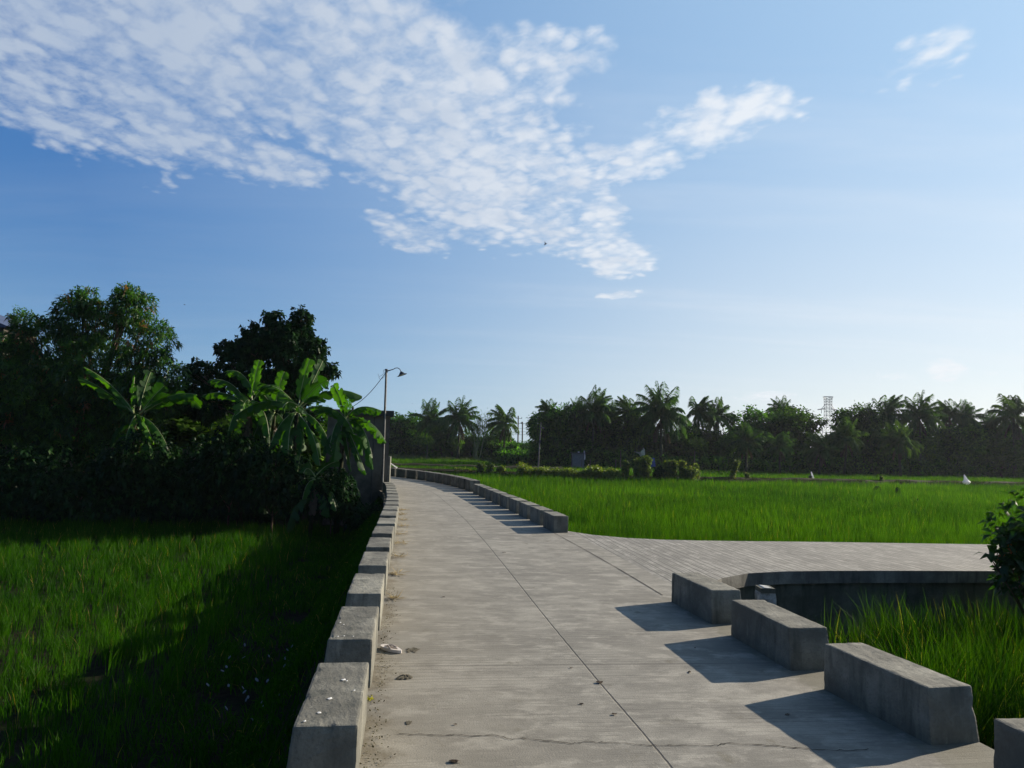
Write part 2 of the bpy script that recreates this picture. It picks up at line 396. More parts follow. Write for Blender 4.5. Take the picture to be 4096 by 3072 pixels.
M_LENS = plain('lamp_lens', (0.75, 0.75, 0.7), 0.2, 0.05)
M_TOWER = plain('tower_steel', (0.12, 0.13, 0.14), 0.5, 0.1, 3.0, 0, 0.3)
M_WOOD = plain('weathered_wood', (0.16, 0.13, 0.10), 0.9, 0.3, 6.0, 0.2)
M_BARK = plain('bark', (0.10, 0.075, 0.05), 0.95, 0.4, 5.0, 0.5, stretch=(1, 1, 0.3))
M_PALMB = plain('palm_bark', (0.085, 0.09, 0.055), 0.95, 0.35, 3.0, 0.4, stretch=(1, 1, 4))
M_SOIL = None
M_WHITE = leaf_mat('white_plastic', (0.85, 0.85, 0.85), (0.88, 0.88, 0.88), 0.5, (1, 1, 1), 0.05)
M_GREY = plain('grey_sheet', (0.15, 0.15, 0.16), 0.6, 0.15, 4.0)
M_BLUE = plain('blue_tarp', (0.03, 0.08, 0.30), 0.6, 0.15, 4.0)
M_BUFF = plain('buff_sack', (0.45, 0.42, 0.33), 0.9, 0.15, 4.0)
M_BAMB = plain('bamboo_cane', (0.22, 0.27, 0.10), 0.5, 0.2, 4.0)
M_PSEUDO = plain('banana_stem', (0.030, 0.036, 0.016), 0.8, 0.5, 3.0, 0.2, col2=(0.018, 0.013, 0.009), stretch=(1, 1, 0.3))

L_RICE = leaf_mat('rice_leaf', (0.013, 0.052, 0.003), (0.085, 0.185, 0.008), 0.48, (1.2, 1.4, 0.2), 0.004, c3=(0.20, 0.20, 0.05))
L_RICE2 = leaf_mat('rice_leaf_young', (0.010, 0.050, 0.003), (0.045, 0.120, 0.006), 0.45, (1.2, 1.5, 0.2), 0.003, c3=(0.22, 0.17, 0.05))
L_GRASS = leaf_mat('tall_grass', (0.010, 0.042, 0.003), (0.062, 0.125, 0.007), 0.5, (1.3, 1.5, 0.25), 0.006, c3=(0.26, 0.25, 0.06))
L_MANGO = leaf_mat('mango_leaf', (0.012, 0.042, 0.009), (0.070, 0.165, 0.018), 0.45, (1.3, 1.7, 0.35), 0.03, c3=(0.20, 0.09, 0.04))
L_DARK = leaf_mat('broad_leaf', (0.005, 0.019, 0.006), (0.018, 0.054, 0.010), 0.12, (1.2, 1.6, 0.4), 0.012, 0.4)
L_FAR = leaf_mat('far_leaf', (0.010, 0.042, 0.009), (0.120, 0.250, 0.028), 0.48, (1.2, 1.5, 0.4), 0.004, obj_var=0.35)
L_FARL = leaf_mat('far_leaf_pale', (0.035, 0.090, 0.015), (0.110, 0.210, 0.025), 0.5, (1.2, 1.5, 0.4), 0.006, obj_var=0.2)
L_PALM = leaf_mat('palm_leaf', (0.020, 0.065, 0.012), (0.085, 0.170, 0.024), 0.45, (1.3, 1.4, 0.4), 0.012, 0.5, obj_var=0.2, c3=(0.22, 0.17, 0.06))
L_DEAD = leaf_mat('dead_frond_leaf', (0.05, 0.045, 0.02), (0.11, 0.09, 0.035), 0.3, (1, 1, 0.8), 0.02)
L_DEADB = leaf_mat('dead_banana_leaf', (0.07, 0.045, 0.025), (0.13, 0.085, 0.045), 0.2, (1, 1, 0.8), 0.02)
L_BAN = leaf_mat('banana_leaf', (0.014, 0.055, 0.008), (0.038, 0.115, 0.010), 0.45, (2.2, 2.2, 0.3), 0.015, 0.5)
L_VINE = leaf_mat('vine_leaf', (0.022, 0.060, 0.008), (0.190, 0.260, 0.022), 0.55, (1.5, 1.5, 0.3), 0.04, c3=(0.28, 0.20, 0.05))
L_BUSH = leaf_mat('bush_leaf', (0.012, 0.042, 0.010), (0.045, 0.110, 0.015), 0.42, (1.8, 2.0, 0.3), 0.03, c3=(0.30, 0.10, 0.04))
L_STRAW = leaf_mat('straw', (0.30, 0.22, 0.10), (0.42, 0.33, 0.16), 0.2, (1, 1, 0.8), 0.02)
L_MOSS = leaf_mat('moss', (0.045, 0.045, 0.018), (0.09, 0.08, 0.035), 0.2, (1, 1, 0.5), 0.0)

# ------------------------------------------------------------------ ground
GZ = -1.2
def soil_mat():
    m, k, out = new_mat('field_soil')
    g = k.node('ShaderNodeNewGeometry'); p = g.outputs['Position']
    n = k.noise(p, 0.8, 6, 0.65); n2 = k.noise(p, 9.0, 5, 0.7)
    c = k.mix(k.ramp(n, 0.4, 0.65), (0.030, 0.024, 0.016), (0.010, 0.022, 0.005))
    c = k.mix(k.ramp(n2, 0.4, 0.7), c, (0.014, 0.012, 0.009))
    b = k.node('ShaderNodeBsdfPrincipled'); k.l.new(c, b.inputs['Base Color']); b.inputs['Roughness'].default_value = 0.95; b.inputs['Specular IOR Level'].default_value = 0.05
    bp = k.node('ShaderNodeBump'); bp.inputs['Strength'].default_value = 0.6; bp.inputs['Distance'].default_value = 0.05
    k.l.new(n2, bp.inputs['Height']); k.l.new(bp.outputs[0], b.inputs['Normal']); k.l.new(b.outputs[0], out.inputs[0])
    return m
M_SOIL = soil_mat()
def build_ground():
    xs = np.concatenate([np.linspace(-460, -40, 22), np.linspace(-38, 38, 90), np.linspace(40, 460, 22)])
    ys = np.concatenate([np.linspace(-90, -4, 8), np.linspace(-2, 45, 60), np.linspace(48, 480, 60)])
    X, Y = np.meshgrid(xs, ys); P = np.stack([X.ravel(), Y.ravel()], 1)
    Z = GZ + (vnoise(P, 0.9, 3) - 0.5) * 0.08 - 0.03
    V = np.column_stack([P, Z]); nx, ny = len(xs), len(ys)
    i = np.arange(ny - 1)[:, None] * nx + np.arange(nx - 1)[None, :]
    Q = np.stack([i, i + 1, i + nx + 1, i + nx], -1).reshape(-1, 4)
    o = link('ground', np_mesh('ground', V, Q=Q, smooth=True), M_SOIL); tag(o, 'dark muddy field soil under the rice', None, None, 'structure')
build_ground()

# ------------------------------------------------------------------ roads
LE = [(0.02, -1.5), (-0.20, 0.0), (-0.43, 1.8), (-0.695, 3.65), (-0.87, 4.84), (-1.07, 6.26), (-1.27, 7.67), (-1.46, 9.0), (-1.65, 10.33), (-1.81, 11.6), (-2.0, 12.9), (-2.15, 14.0), (-2.30, 15.1),
      (-2.47, 16.2), (-2.64, 17.26), (-2.83, 18.36), (-3.03, 19.42), (-3.22, 20.53), (-3.42, 21.6), (-3.65, 22.7), (-4.05, 24.2), (-4.75, 26.0), (-5.9, 28.0), (-7.6, 30.0), (-10.0, 32.0), (-14.0, 34.2), (-20, 36.6), (-28, 39)]
RE = [(2.98, -1.1), (2.80, 0.2), (2.62, 2.2), (2.43, 4.0), (2.22, 5.05), (1.99, 6.41), (1.77, 7.83), (1.58, 9.2), (1.38, 10.5), (1.17, 11.8), (0.92, 13.2), (0.74, 14.3), (0.50, 15.5),
      (0.27, 16.7), (0.03, 17.9), (-0.22, 19.1), (-0.46, 20.3), (-0.70, 21.5), (-0.94, 22.7), (-1.2, 23.9), (-1.55, 25.4), (-2.05, 27.1), (-2.85, 29.2), (-3.95, 31.5), (-5.6, 34.0), (-8.6, 36.6), (-13.5, 39.4), (-20, 41.6), (-28, 44)]
def resample(pts, n):
    P = np.array(pts, float); d = np.r_[0, np.cumsum(np.linalg.norm(np.diff(P, axis=0), axis=1))]
    # smooth (Catmull-like) through a cubic of np.interp on a dense, blurred polyline
    t = np.linspace(0, d[-1], n * 4); x = np.interp(t, d, P[:, 0]); y = np.interp(t, d, P[:, 1])
    for _ in range(12):
        x[1:-1] = (x[:-2] + 2 * x[1:-1] + x[2:]) / 4; y[1:-1] = (y[:-2] + 2 * y[1:-1] + y[2:]) / 4
    tt = np.linspace(0, d[-1], n)
    return np.column_stack([np.interp(tt, t, x), np.interp(tt, t, y)])
NR = 180
# pair the two edges by lines square to the road
Ls = resample(LE, 400); Rs0 = resample(RE, 1200)
Ls = Ls[np.linspace(0, 399, NR).astype(int)]
tang = np.gradient(Ls, axis=0); tang /= np.linalg.norm(tang, axis=1)[:, None]; nrm = np.column_stack([tang[:, 1], -tang[:, 0]])
Rr = []
last = 0
for i in range(NR):
    rel = Rs0 - Ls[i]; al = np.abs(rel @ tang[i]); al[:last] = 1e9; al[(rel @ nrm[i]) < 0.5] = 1e9
    j = int(np.argmin(al[:last + 200])) if last + 200 < len(al) else int(np.argmin(al)); j = max(j, last); last = j
    Rr.append(Rs0[j])
Rr = np.array(Rr)
for _ in range(6): Rr[1:-1] = (Rr[:-2] + 2 * Rr[1:-1] + Rr[2:]) / 4
def build_road():
    mid = (Ls + Rr) / 2
    s = np.r_[0, np.cumsum(np.linalg.norm(np.diff(mid, axis=0), axis=1))]
    # u = y of the mid line near the camera
    s = s - s[np.argmin(np.abs(mid[:, 1] - 5.56))] + 5.56
    global ROAD_S; ROAD_S = (s, Ls, Rr)
    outL, outR = 0.34, 0.34
    cols = [('oL', None), ('L', 0.0), (None, 0.25), (None, 0.5), (None, 0.75), ('R', 1.0), ('oR', None)]
    V = []; UV = []
    for i in range(NR):
        d = Rr[i] - Ls[i]; w = np.linalg.norm(d); n = d / w
        row = [Ls[i] - n * outL] + [Ls[i] + d * f for f in (0, .25, .5, .75, 1)] + [Rr[i] + n * outR]
        uvs = [-w / 2 - outL] + [(f - .5) * w for f in (0, .25, .5, .75, 1)] + [w / 2 + outR]
        for p, q in zip(row, uvs):
            V.append((p[0], p[1], 0.0)); UV.append((s[i], q))
    nv = len(V); F = []
    for i in range(NR - 1):
        for j in range(6):
            a = i * 7 + j; F.append((a, a + 1, a + 8, a + 7))
    me = bpy.data.meshes.new('road'); me.from_pydata(V, [], F); uvl = me.uv_layers.new(name='UVMap')
    for l in me.loops: uvl.data[l.index].uv = UV[l.vertex_index]
    o = link('road', me, M_ROAD); tag(o, 'pale grey concrete road curving away to the left', None, None, 'structure')
    return V
RV = build_road()
def side_strip(name, pts, mat, ztop, zbot, out_top, out_bot, label=None, cat=None, structure=False, parent=None):
    """a vertical or battered strip below a polyline, pushed sideways to its left normal"""
    P = np.array(pts, float); t = np.gradient(P, axis=0); t /= np.linalg.norm(t, axis=1)[:, None]; n = np.column_stack([-t[:, 1], t[:, 0]])
    V = []; F = []; k = 7
    for i in range(len(P)):
        for j in range(k):
            f = j / (k - 1); o = out_top + (out_bot - out_top) * f + (0.012 * math.sin(i * 1.7 + j * 2.1) if 0 < j < k - 1 and 'edge' not in name else 0)
            V.append((P[i, 0] + n[i, 0] * o, P[i, 1] + n[i, 1] * o, ztop + (zbot - ztop) * f))
    for i in range(len(P) - 1):
        for j in range(k - 1):
            a = i * k + j; F.append((a, a + 1, a + k + 1, a + k))
    me = bpy.data.meshes.new(name); me.from_pydata(V, [], F)
    o = link(name, me, mat, parent)
    if structure: tag(o, label, None, None, 'structure')
    elif label: tag(o, label, cat)
    return o
oL = np.array([RV[i * 7][:2] for i in range(NR)]); oR = np.array([RV[i * 7 + 6][:2] for i in range(NR)])
side_strip('road_edge', oL, M_SLAB, 0.0, -0.18, 0.0, 0.0, 'left edge of the concrete road slab', structure=True)
side_strip('embankment', oL, M_SOIL, -0.16, GZ - 0.15, -0.03, 0.95, 'dark earth bank dropping from the road into the left field', structure=True)
# right hand outer edge: two runs, broken by the junction
jA = int(np.argmin(np.abs(oR[:, 1] - 8.0))); jB = int(np.argmin(np.abs(oR[:, 1] - 13.9)))
side_strip('road_edge', oR[:jA + 1][::-1], M_SLAB, 0.0, -0.18, 0.0, 0.0, 'right edge of the concrete road slab near the camera', structure=True)
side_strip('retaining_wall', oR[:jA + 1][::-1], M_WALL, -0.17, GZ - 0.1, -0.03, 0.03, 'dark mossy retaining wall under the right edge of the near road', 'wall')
side_strip('road_edge', oR[jB:][::-1], M_SLAB, 0.0, -0.18, 0.0, 0.0, 'right edge of the far curving road slab', structure=True)
side_strip('embankment', oR[jB:][::-1], M_SOIL, -0.16, GZ - 0.1, -0.03, 0.5, 'earth bank below the far curve of the road', structure=True)
# side road
NEAR = [tuple(oR[jA]), (2.33, 8.55), (2.46, 8.80), (2.62, 9.12), (2.85, 9.44), (3.2, 9.72), (3.75, 9.93), (4.8, 10.14), (6.8, 10.46), (9.5, 10.85), (14, 11.4), (22, 12.3), (34, 13.6), (60, 16.0)]
FAR = [tuple(oR[jB]), (1.25, 13.70), (1.45, 13.45), (1.75, 13.22), (2.10, 13.05), (2.56, 12.97), (3.1, 12.98), (3.95, 13.08), (5.9, 13.38), (8.5, 13.68), (13, 14.2), (21, 15.1), (33, 16.5), (59, 19.2)]
def build_side():
    N = resample(NEAR, 90); Fp = resample(FAR, 90)
    N[0] = NEAR[0]; Fp[0] = FAR[0]
    inner = [oR[i] for i in np.linspace(jA, jB, 9).astype(int)]
    V = []; UV = []; F = []
    k = 9
    ax = np.array([0.992, 0.125])
    for i in range(90):
        f_in = max(0, 1 - i / 14.0)
        for j in range(k):
            f = j / (k - 1); p = N[i] * (1 - f) + Fp[i] * f
            if i == 0: p = inner[j]
            V.append((p[0], p[1], 0.0)); UV.append((p @ ax, p @ np.array([-0.125, 0.992]) - 11.5))
    for i in range(89):
        for j in range(k - 1):
            a = i * k + j; F.append((a, a + k, a + k + 1, a + 1))
    me = bpy.data.meshes.new('side_road'); me.from_pydata(V, [], F); uvl = me.uv_layers.new(name='UVMap')
    for l in me.loops: uvl.data[l.index].uv = UV[l.vertex_index]
    # rows between the seam and the strip keep their order
    o = link('side_road', me, M_SIDE); tag(o, 'pale combed concrete side road going off to the right', None, None, 'structure')
    side_strip('side_road_edge', N[::-1], M_SLAB, 0.0, -0.17, 0.0, 0.0, 'near edge of the side road slab above the ditch', structure=True)
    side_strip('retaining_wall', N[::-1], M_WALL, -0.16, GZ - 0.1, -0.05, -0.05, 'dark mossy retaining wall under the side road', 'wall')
    side_strip('side_road_edge', Fp, M_SLAB, 0.0, -0.2, 0.0, 0.0, 'far edge of the side road slab', structure=True)
    side_strip('embankment', Fp, M_SOIL, -0.18, GZ - 0.1, -0.02, 0.4, 'earth bank behind the side road', structure=True)
    return N, Fp
SN, SF = build_side()
def build_joint():
    idx = [i for i in range(NR) if 7.75 < Rr[i][1] < 13.6]; rr = random.Random(5); V = []
    for i in idx:
        w = rr.uniform(.003, .009); V += [(Rr[i][0] - w, Rr[i][1], .004), (Rr[i][0] + w, Rr[i][1], .004)]
    me = bpy.data.meshes.new('road_joint'); me.from_pydata(V, [], [(2 * i, 2 * i + 1, 2 * i + 3, 2 * i + 2) for i in range(len(idx) - 1)])
    o = link('road_joint', me, plain('joint_dark', (0.11, 0.10, 0.085), 1, .3)); tag(o, 'dark joint between the main road and the side road', None, None, 'structure')
build_joint()
# crack across the near slab
def build_crack():
    px = [(1595, 2933), (1690, 2938), (1780, 2942), (1820, 2938), (1890, 2944), (1980, 2941), (2050, 2956), (2110, 2952), (2210, 2965), (2290, 2974), (2340, 2966), (2440, 2969), (2520, 2973), (2580, 2981), (2700, 2981), (2850, 2981), (2920, 2972), (3020, 2979), (3110, 2981), (3170, 2990), (3290, 2998), (3400, 3001), (3490, 2994)]
    P = [G(x, y, 0.004) for x, y in px]; rr = random.Random(3); Q = []
    for a, b in zip(P[:-1], P[1:]):
        for i in range(6):
            p = a.lerp(b, i / 6); p.y += rr.uniform(-.008, .008); Q.append((p, rr.uniform(.0025, .009)))
    mb = MB()
    for (a, wa), (b, wb) in zip(Q[:-1], Q[1:]):
        mb.add([(a.x, a.y - wa / 2, .004), (b.x, b.y - wb / 2, .004), (b.x, b.y + wb / 2, .004), (a.x, a.y + wa / 2, .004)], [(0, 1, 2, 3)])
    o = mb.build('road_crack', plain('crack_dark', (0.022, 0.02, 0.016), 1, .1)); tag(o, 'jagged dark crack across the near road slab', None, None, 'structure')
build_crack()

# ------------------------------------------------------------------ concrete guard blocks
def block_mesh(name, L, Wd, H, seed, wear=0.004, batter=0.03, seg=14):
    """local frame: x to the right (0..Wd), y forward (0..L), z up"""
    bm = bmesh.new()
    bmesh.ops.create_cube(bm, size=1.0)
    for v in bm.verts: v.co = Vector(((v.co.x + .5) * Wd, (v.co.y + .5) * L, (v.co.z + .5) * (H + 0.02) - 0.02))
    bmesh.ops.bevel(bm, geom=list(bm.edges), offset=0.010 + wear, segments=2, profile=0.6, affect='EDGES')
    bmesh.ops.subdivide_edges(bm, edges=[e for e in bm.edges if e.calc_length() > 0.15], cuts=seg, use_grid_fill=True)
    r = random.Random(seed); ph = [r.uniform(0, 9) for _ in range(6)]
    for v in bm.verts:
        c = v.co.copy(); 
        q = c + Vector((ph[0] * 7, ph[1] * 5, ph[2] * 3))
        n = mnoise.noise(q * 5) * 1.6 + mnoise.noise(q * 13) * 1.1; n2 = mnoise.noise(q * 34) * 1.6
        edge = (min(c.x, Wd - c.x) < .03) + (min(c.y, L - c.y) < .03) + (c.z > H - .03)
        if edge >= 2: n2 += -2.2 * max(0, mnoise.noise(q * 11) - .12) * 4
        m = Vector((c.x - Wd / 2, c.y - L / 2, c.z - H / 2)); m = Vector((m.x / Wd, m.y / L, m.z / H)).normalized()
        v.co += m * (n * wear * 0.35 + n2 * wear * 0.4)
        k = (1 - c.z / H) * batter
        v.co.x += (c.x / Wd - 0.0) * k
        v.co.y += (c.y / L - 0.5) * 2 * k * 0.35
    me = bpy.data.meshes.new(name); bm.to_mesh(me); bm.free()
    return me
def place_block(name, me, p, ang, mat, label, group):
    """p = near corner on the road side of a right block / on the outside of a left block"""
    o = link(name, me, mat); o.location = (p[0], p[1], 0.0); o.rotation_euler = (0, 0, ang)
    tag(o, label, 'concrete block', group)
    return o
SPOT = plain('bird_dropping_white', (0.75, 0.74, 0.70), 0.9, 0.05)
def spots(o, pts, z, seed):
    rr = random.Random(seed)
    for (x, y, r) in pts:
        mb = MB(); n = 11; vs = [(x, y, z + .004)]
        for j in range(n):
            q = r * rr.uniform(.55, 1.2); vs.append((x + q * math.cos(6.283 * j / n), y + q * 1.4 * math.sin(6.283 * j / n), z + .002))
        mb.add(vs, [(0, 1 + j, 1 + (j + 1) % n) for j in range(n)]); mb.build('bird_dropping', SPOT, o)
BH = 0.31
ly = [2.0, 3.37, 4.80, 6.22, 7.62, 8.93, 10.27, 11.5, 12.78, 13.93, 15.03, 16.13, 17.2, 18.3, 19.37, 20.47, 21.52, 22.55]
def left_x(y):
    i = np.argmin(np.abs(Ls[:, 1] - y)); return float(np.interp(y, Ls[:, 1], Ls[:, 0]))
extra = ['', ' with white droppings on its worn top', ' with small white spots along its near edge', ' beside the first straw on the road']
for i, y in enumerate(ly):
    Lb = 0.95 if i < 5 else (0.90 if i < 9 else 0.86)
    x0, x1 = left_x(y), left_x(y + Lb); ang = math.atan2(-(x1 - x0), Lb)
    wdt = 0.29
    me = block_mesh('guard_block', Lb, wdt, BH, i, 0.004, 0.0 if i > 3 else 0.035, 14 if i < 6 else 5)
    # mirrored so the battered face looks outwards
    for v in me.vertices: v.co.x = -v.co.x
    me.flip_normals() if hasattr(me, 'flip_normals') else None
    if i == 0:
        lab = 'concrete guard block at the bottom edge, nearest of the left row'
    else:
        lab = f'grey guard block, {ORD[i]} of the left row' + (extra[i] if i < len(extra) else '')
    if i == len(ly) - 1: lab = 'farthest concrete block of the left row, touching the dark house corner'
    o = place_block('guard_block', me, (x0, y), ang, M_BLOCK, lab, 'concrete guard blocks along the left road edge')
    if i == 1: spots(o, [(-.16, .34, .013), (-.19, .15, .010), (-.12, .62, .012), (-.10, .60, .006), (-.245, .05, .008), (-.05, .45, .007)], BH + .003, 4)
    if i == 2: spots(o, [(-.25, .42, .007), (-.22, .36, .006), (-.23, .05, .007), (-.19, .06, .006), (-.13, .05, .006)], BH + .003, 5)
# right near row: (x, y) of the road-side near corner, far corner
RB = [((2.60, 2.80), (2.47, 3.70), 0.31), ((2.40, 4.14), (2.205, 5.03), 0.30), ((2.125, 5.44), (1.99, 6.40), 0.31), ((1.925, 6.80), (1.765, 7.72), 0.30)]
rl = ['concrete guard block cut off by the lower right corner of the picture', 'large streaked concrete guard block on the right, second nearest of its row',
      'concrete guard block with pale vertical streaks, in the middle of the near right row', 'concrete guard block on the right beside the mouth of the side road']
for i, (a, b, w) in enumerate(RB):
    L_ = math.hypot(b[0] - a[0], b[1] - a[1]); ang = math.atan2(-(b[0] - a[0]), b[1] - a[1])
    me = block_mesh('guard_block', L_, w, BH, 40 + i, 0.004, 0.035, 16)
    place_block('guard_block', me, a, ang, M_BLOCK, rl[i], 'concrete guard blocks along the near right road edge')
def right_pt(s):
    i = int(np.clip(s, 0, 1) * (len(Rs0) - 1)); return Rs0[i]
dR = np.r_[0, np.cumsum(np.linalg.norm(np.diff(Rs0, axis=0), axis=1))]
def at_len(q): return np.array([np.interp(q, dR, Rs0[:, 0]), np.interp(q, dR, Rs0[:, 1])])
q = dR[int(np.argmin(np.abs(Rs0[:, 1] - 13.55)))]
for i in range(9):
    a = at_len(q); b = at_len(q + 0.92); ang = math.atan2(-(b[0] - a[0]), b[1] - a[1])
    me = block_mesh('guard_block', 0.92, 0.29, BH, 60 + i, 0.005, 0.0, 12 if i < 3 else 4)
    lab = 'concrete guard block at the corner of the side road, nearest of the far right row' if i == 0 else f'concrete guard block, {ORD[i]} from the side road corner in the far right row'
    place_block('guard_block', me, (a[0], a[1]), ang, M_BLOCK, lab, 'low concrete guard blocks along the far right road edge')
    q += 1.20
q += 0.35
for i in range(17):
    a = at_len(q); b = at_len(q + 0.93); ang = math.atan2(-(b[0] - a[0]), b[1] - a[1])
    me = block_mesh('guard_block', 0.93, 0.36, 0.385, 80 + i, 0.012, 0.02, 5)
    lab = 'taller weathered guard block where the far right row steps up' if i == 0 else f'weathered taller guard block, {ORD[i]} of the worn row on the road bend'
    place_block('guard_block', me, (a[0], a[1]), ang, M_OLD, lab, 'weathered taller guard blocks on the road bend')
    q += 1.13
# marker post in the ditch
def marker_post():
    p = G(3062, 2400, -0.8); t = thing('marker_post', 'short whitewashed concrete marker post with dark mossy top in the ditch', 'post', (4.35, 9.3 - 1.2, GZ))
    base = D(3062, 2420, 8.6); t.location = (base.x, 8.6, GZ); top = D(3062, 2345, 8.6).z - GZ
    mb = MB(); n = 9; w = M(32, 8.6)
    prof = [(-w, 0), (-w, top - .08), (-w * .8, top - .02), (-w * .45, top), (w * .45, top - .005), (w * .85, top - .05), (w, top - .13), (w, 0)]
    vs = [(x, -.09, z) for x, z in prof] + [(x, .09, z) for x, z in prof]; k = len(prof)
    mb.add(vs, [tuple(range(k)), tuple(range(2 * k - 1, k - 1, -1))] + [(j, (j + k), ((j + 1) % k) + k, (j + 1) % k) for j in range(k)])
    mb.build('post_shaft', plain('whitewash', (0.42, 0.43, 0.42), .9, .3, 9, .4, col2=(0.16, 0.16, 0.14)), t)
    mc = MB(); mc.box((-.005, 0, top - .035), (w * 1.75, .20, .055)); mc.build('post_cap', M_WALL, t)
marker_post()

# ------------------------------------------------------------------ grass and rice blades
def blades(P, h, w, lean, seg=2, rnd=None, rng=RNG, curve=0.35):
    N = len(P); az = rng.uniform(0, 2 * np.pi, N); wa = rng.uniform(0, 2 * np.pi, N)
    dx, dy = np.cos(az), np.sin(az); sx, sy = -np.sin(wa), np.cos(wa)
    hw = w / 2
    def pt(f, k):
        off = lean * (f ** 1.8) * h
        x = P[:, 0] + dx * off + sx * hw * k; y = P[:, 1] + dy * off + sy * hw * k
        z = P[:, 2] + h * f * (1 - curve * np.minimum(1, lean) * f * f)
        return np.stack([x, y, z], 1)
    if seg == 2:
        vs = np.stack([pt(0, 0.7), pt(0, -0.7), pt(0.5, 1), pt(0.5, -1), pt(1, 0)], 1)
        b = np.arange(N)[:, None] * 5
        Q = b + np.array([[0, 1, 3, 2]]); T = b + np.array([[2, 3, 4]])
        k = 5
    elif seg == 3:
        vs = np.stack([pt(0, 0.7), pt(0, -0.7), pt(0.4, 1), pt(0.4, -1), pt(0.75, .7), pt(0.75, -.7), pt(1, 0)], 1)
        b = np.arange(N)[:, None] * 7
        Q = np.concatenate([b + np.array([[0, 1, 3, 2]]), b + np.array([[2, 3, 5, 4]])]); T = b + np.array([[4, 5, 6]]); k = 7
    else:
        vs = np.stack([pt(0, 1), pt(0, -1), pt(1, 0)], 1); b = np.arange(N)[:, None] * 3
        Q = None; T = b + np.array([[0, 1, 2]]); k = 3
    r = rng.uniform(0, 1, N) if rnd is None else rnd
    return vs.reshape(-1, 3), T, Q, np.repeat(r, k)
def merge(parts):
    V = []; T = []; Q = []; R = []; n = 0
    for v, t, q, r in parts:
        V.append(v); R.append(r)
        if t is not None: T.append(t + n)
        if q is not None: Q.append(q + n)
        n += len(v)
    return np.concatenate(V), (np.concatenate(T) if T else None), (np.concatenate(Q) if Q else None), np.concatenate(R)
def scatter(poly, bbox, dens, per, spread, h, w, lean, seg, z=GZ, seed=1, gap=0.0, hvar=0.2, rows=False, fn=None):
    """tufts ('hills' of rice): dens tufts per m2, each of `per` blades"""
    r = np.random.default_rng(seed); x0, x1, y0, y1 = bbox
    n = int(dens * (x1 - x0) * (y1 - y0))
    if rows:
        st = 1 / math.sqrt(dens); gx, gy = np.meshgrid(np.arange(x0, x1, st), np.arange(y0, y1, st)); c = np.column_stack([gx.ravel(), gy.ravel()]); c += r.normal(0, st * .2, c.shape)
    else:
        c = np.column_stack([r.uniform(x0, x1, n), r.uniform(y0, y1, n)])
    c = c[inside(poly, c)]
    # keep what a camera near here can see
    c = c[np.abs(c[:, 0]) < 0.84 * np.maximum(c[:, 1], 0) + 4]
    if gap > 0: c = c[vnoise(c, 2.2, seed + 5) > gap]
    if fn is not None: c = c[fn(c)]
    N = len(c); hh = h * (1 + (vnoise(c, 0.35, seed) - .5) * 0.35 + (vnoise(c, 2.5, seed + 1) - .5) * 0.35)
    tone = np.clip(vnoise(c, 0.25, seed + 9) * 0.75 + vnoise(c, 1.7, seed + 3) * 0.5 - .2 + r.uniform(0, .2, N), 0, 1)
    P = np.repeat(c, per, 0) + r.normal(0, spread, (N * per, 2)); P = np.column_stack([P, np.full(len(P), z)])
    H = np.repeat(hh, per) * r.uniform(1 - hvar * 1.6, 1 + hvar, len(P)); Tn = np.clip(np.repeat(tone, per) * .75 + r.uniform(-.35, .45, len(P)), 0, .92)
    Tn[r.uniform(0, 1, len(P)) < 0.02] = 0.99
    Lr = lean * r.uniform(.3, 1.6, len(P)); ww = w * r.uniform(.6, 1.4, len(P))
    return blades(P, H, ww, Lr, seg, Tn, r)
def clean(pts): return [tuple(map(float, p[:2])) for p in pts]
# bund (field bank) line, seen at about 60-75 m
BUND = [D(1560, 1900, 64), D(2050, 1905, 62), D(2600, 1905, 61), D(3100, 1912, 66), D(3700, 1925, 72), D(4300, 1945, 78)]
BUNDXY = [(p.x, p.y) for p in BUND]
BUNDXY[0] = (-16, 64.5); BUNDXY = [(-60, 66)] + BUNDXY + [(90, 80)]
roadR = clean(oR[jB:]);
fieldA = clean(SF[1:]) [::-1]          # far edge of side road, from right to left
FA = [(60, 19.4)] + [(p[0], p[1] + .28) for p in fieldA[1:]] + [(p[0] + .35, p[1] + .1) for p in roadR] + [(-30, 50), (-60, 60)] + [(x, y - 1.3) for x, y in BUNDXY] + [(95, 60)]
parts = []
parts.append(scatter(FA, (-6, 22, 12.5, 24), 36, 14, 0.036, 0.46, 0.0105, 0.20, 2, seed=11, hvar=.28))
parts.append(scatter(FA, (-26, 38, 24, 40), 20, 12, 0.045, 0.48, 0.018, 0.18, 2, seed=12, hvar=.28))
parts.append(scatter(FA, (-60, 66, 40, 80), 8, 8, 0.08, 0.50, 0.038, 0.2, 1, seed=13, hvar=.4))
v, t, q_, r_ = merge(parts)
o = link('rice_plants', np_mesh('rice_plants', v, t, q_, r_), L_RICE); tag(o, 'dense bright green rice filling the field behind the side road', 'rice', None, 'stuff')
FB = [(x, y + .9) for x, y in BUNDXY] + [(110, 112), (60, 106), (30, 100), (15, 94), (0, 95), (-6, 118), (-30, 120), (-90, 125)]
parts = [scatter(FB, (-90, 100, 60, 125), 2.6, 9, 0.2, 0.52, 0.085, 0.3, 1, seed=14)]
v, t, q_, r_ = merge(parts)
o = link('rice_plants', np_mesh('rice_plants', v, t, q_, r_), L_RICE); tag(o, 'distant rice between the field bank and the tree line', 'rice', None, 'stuff')
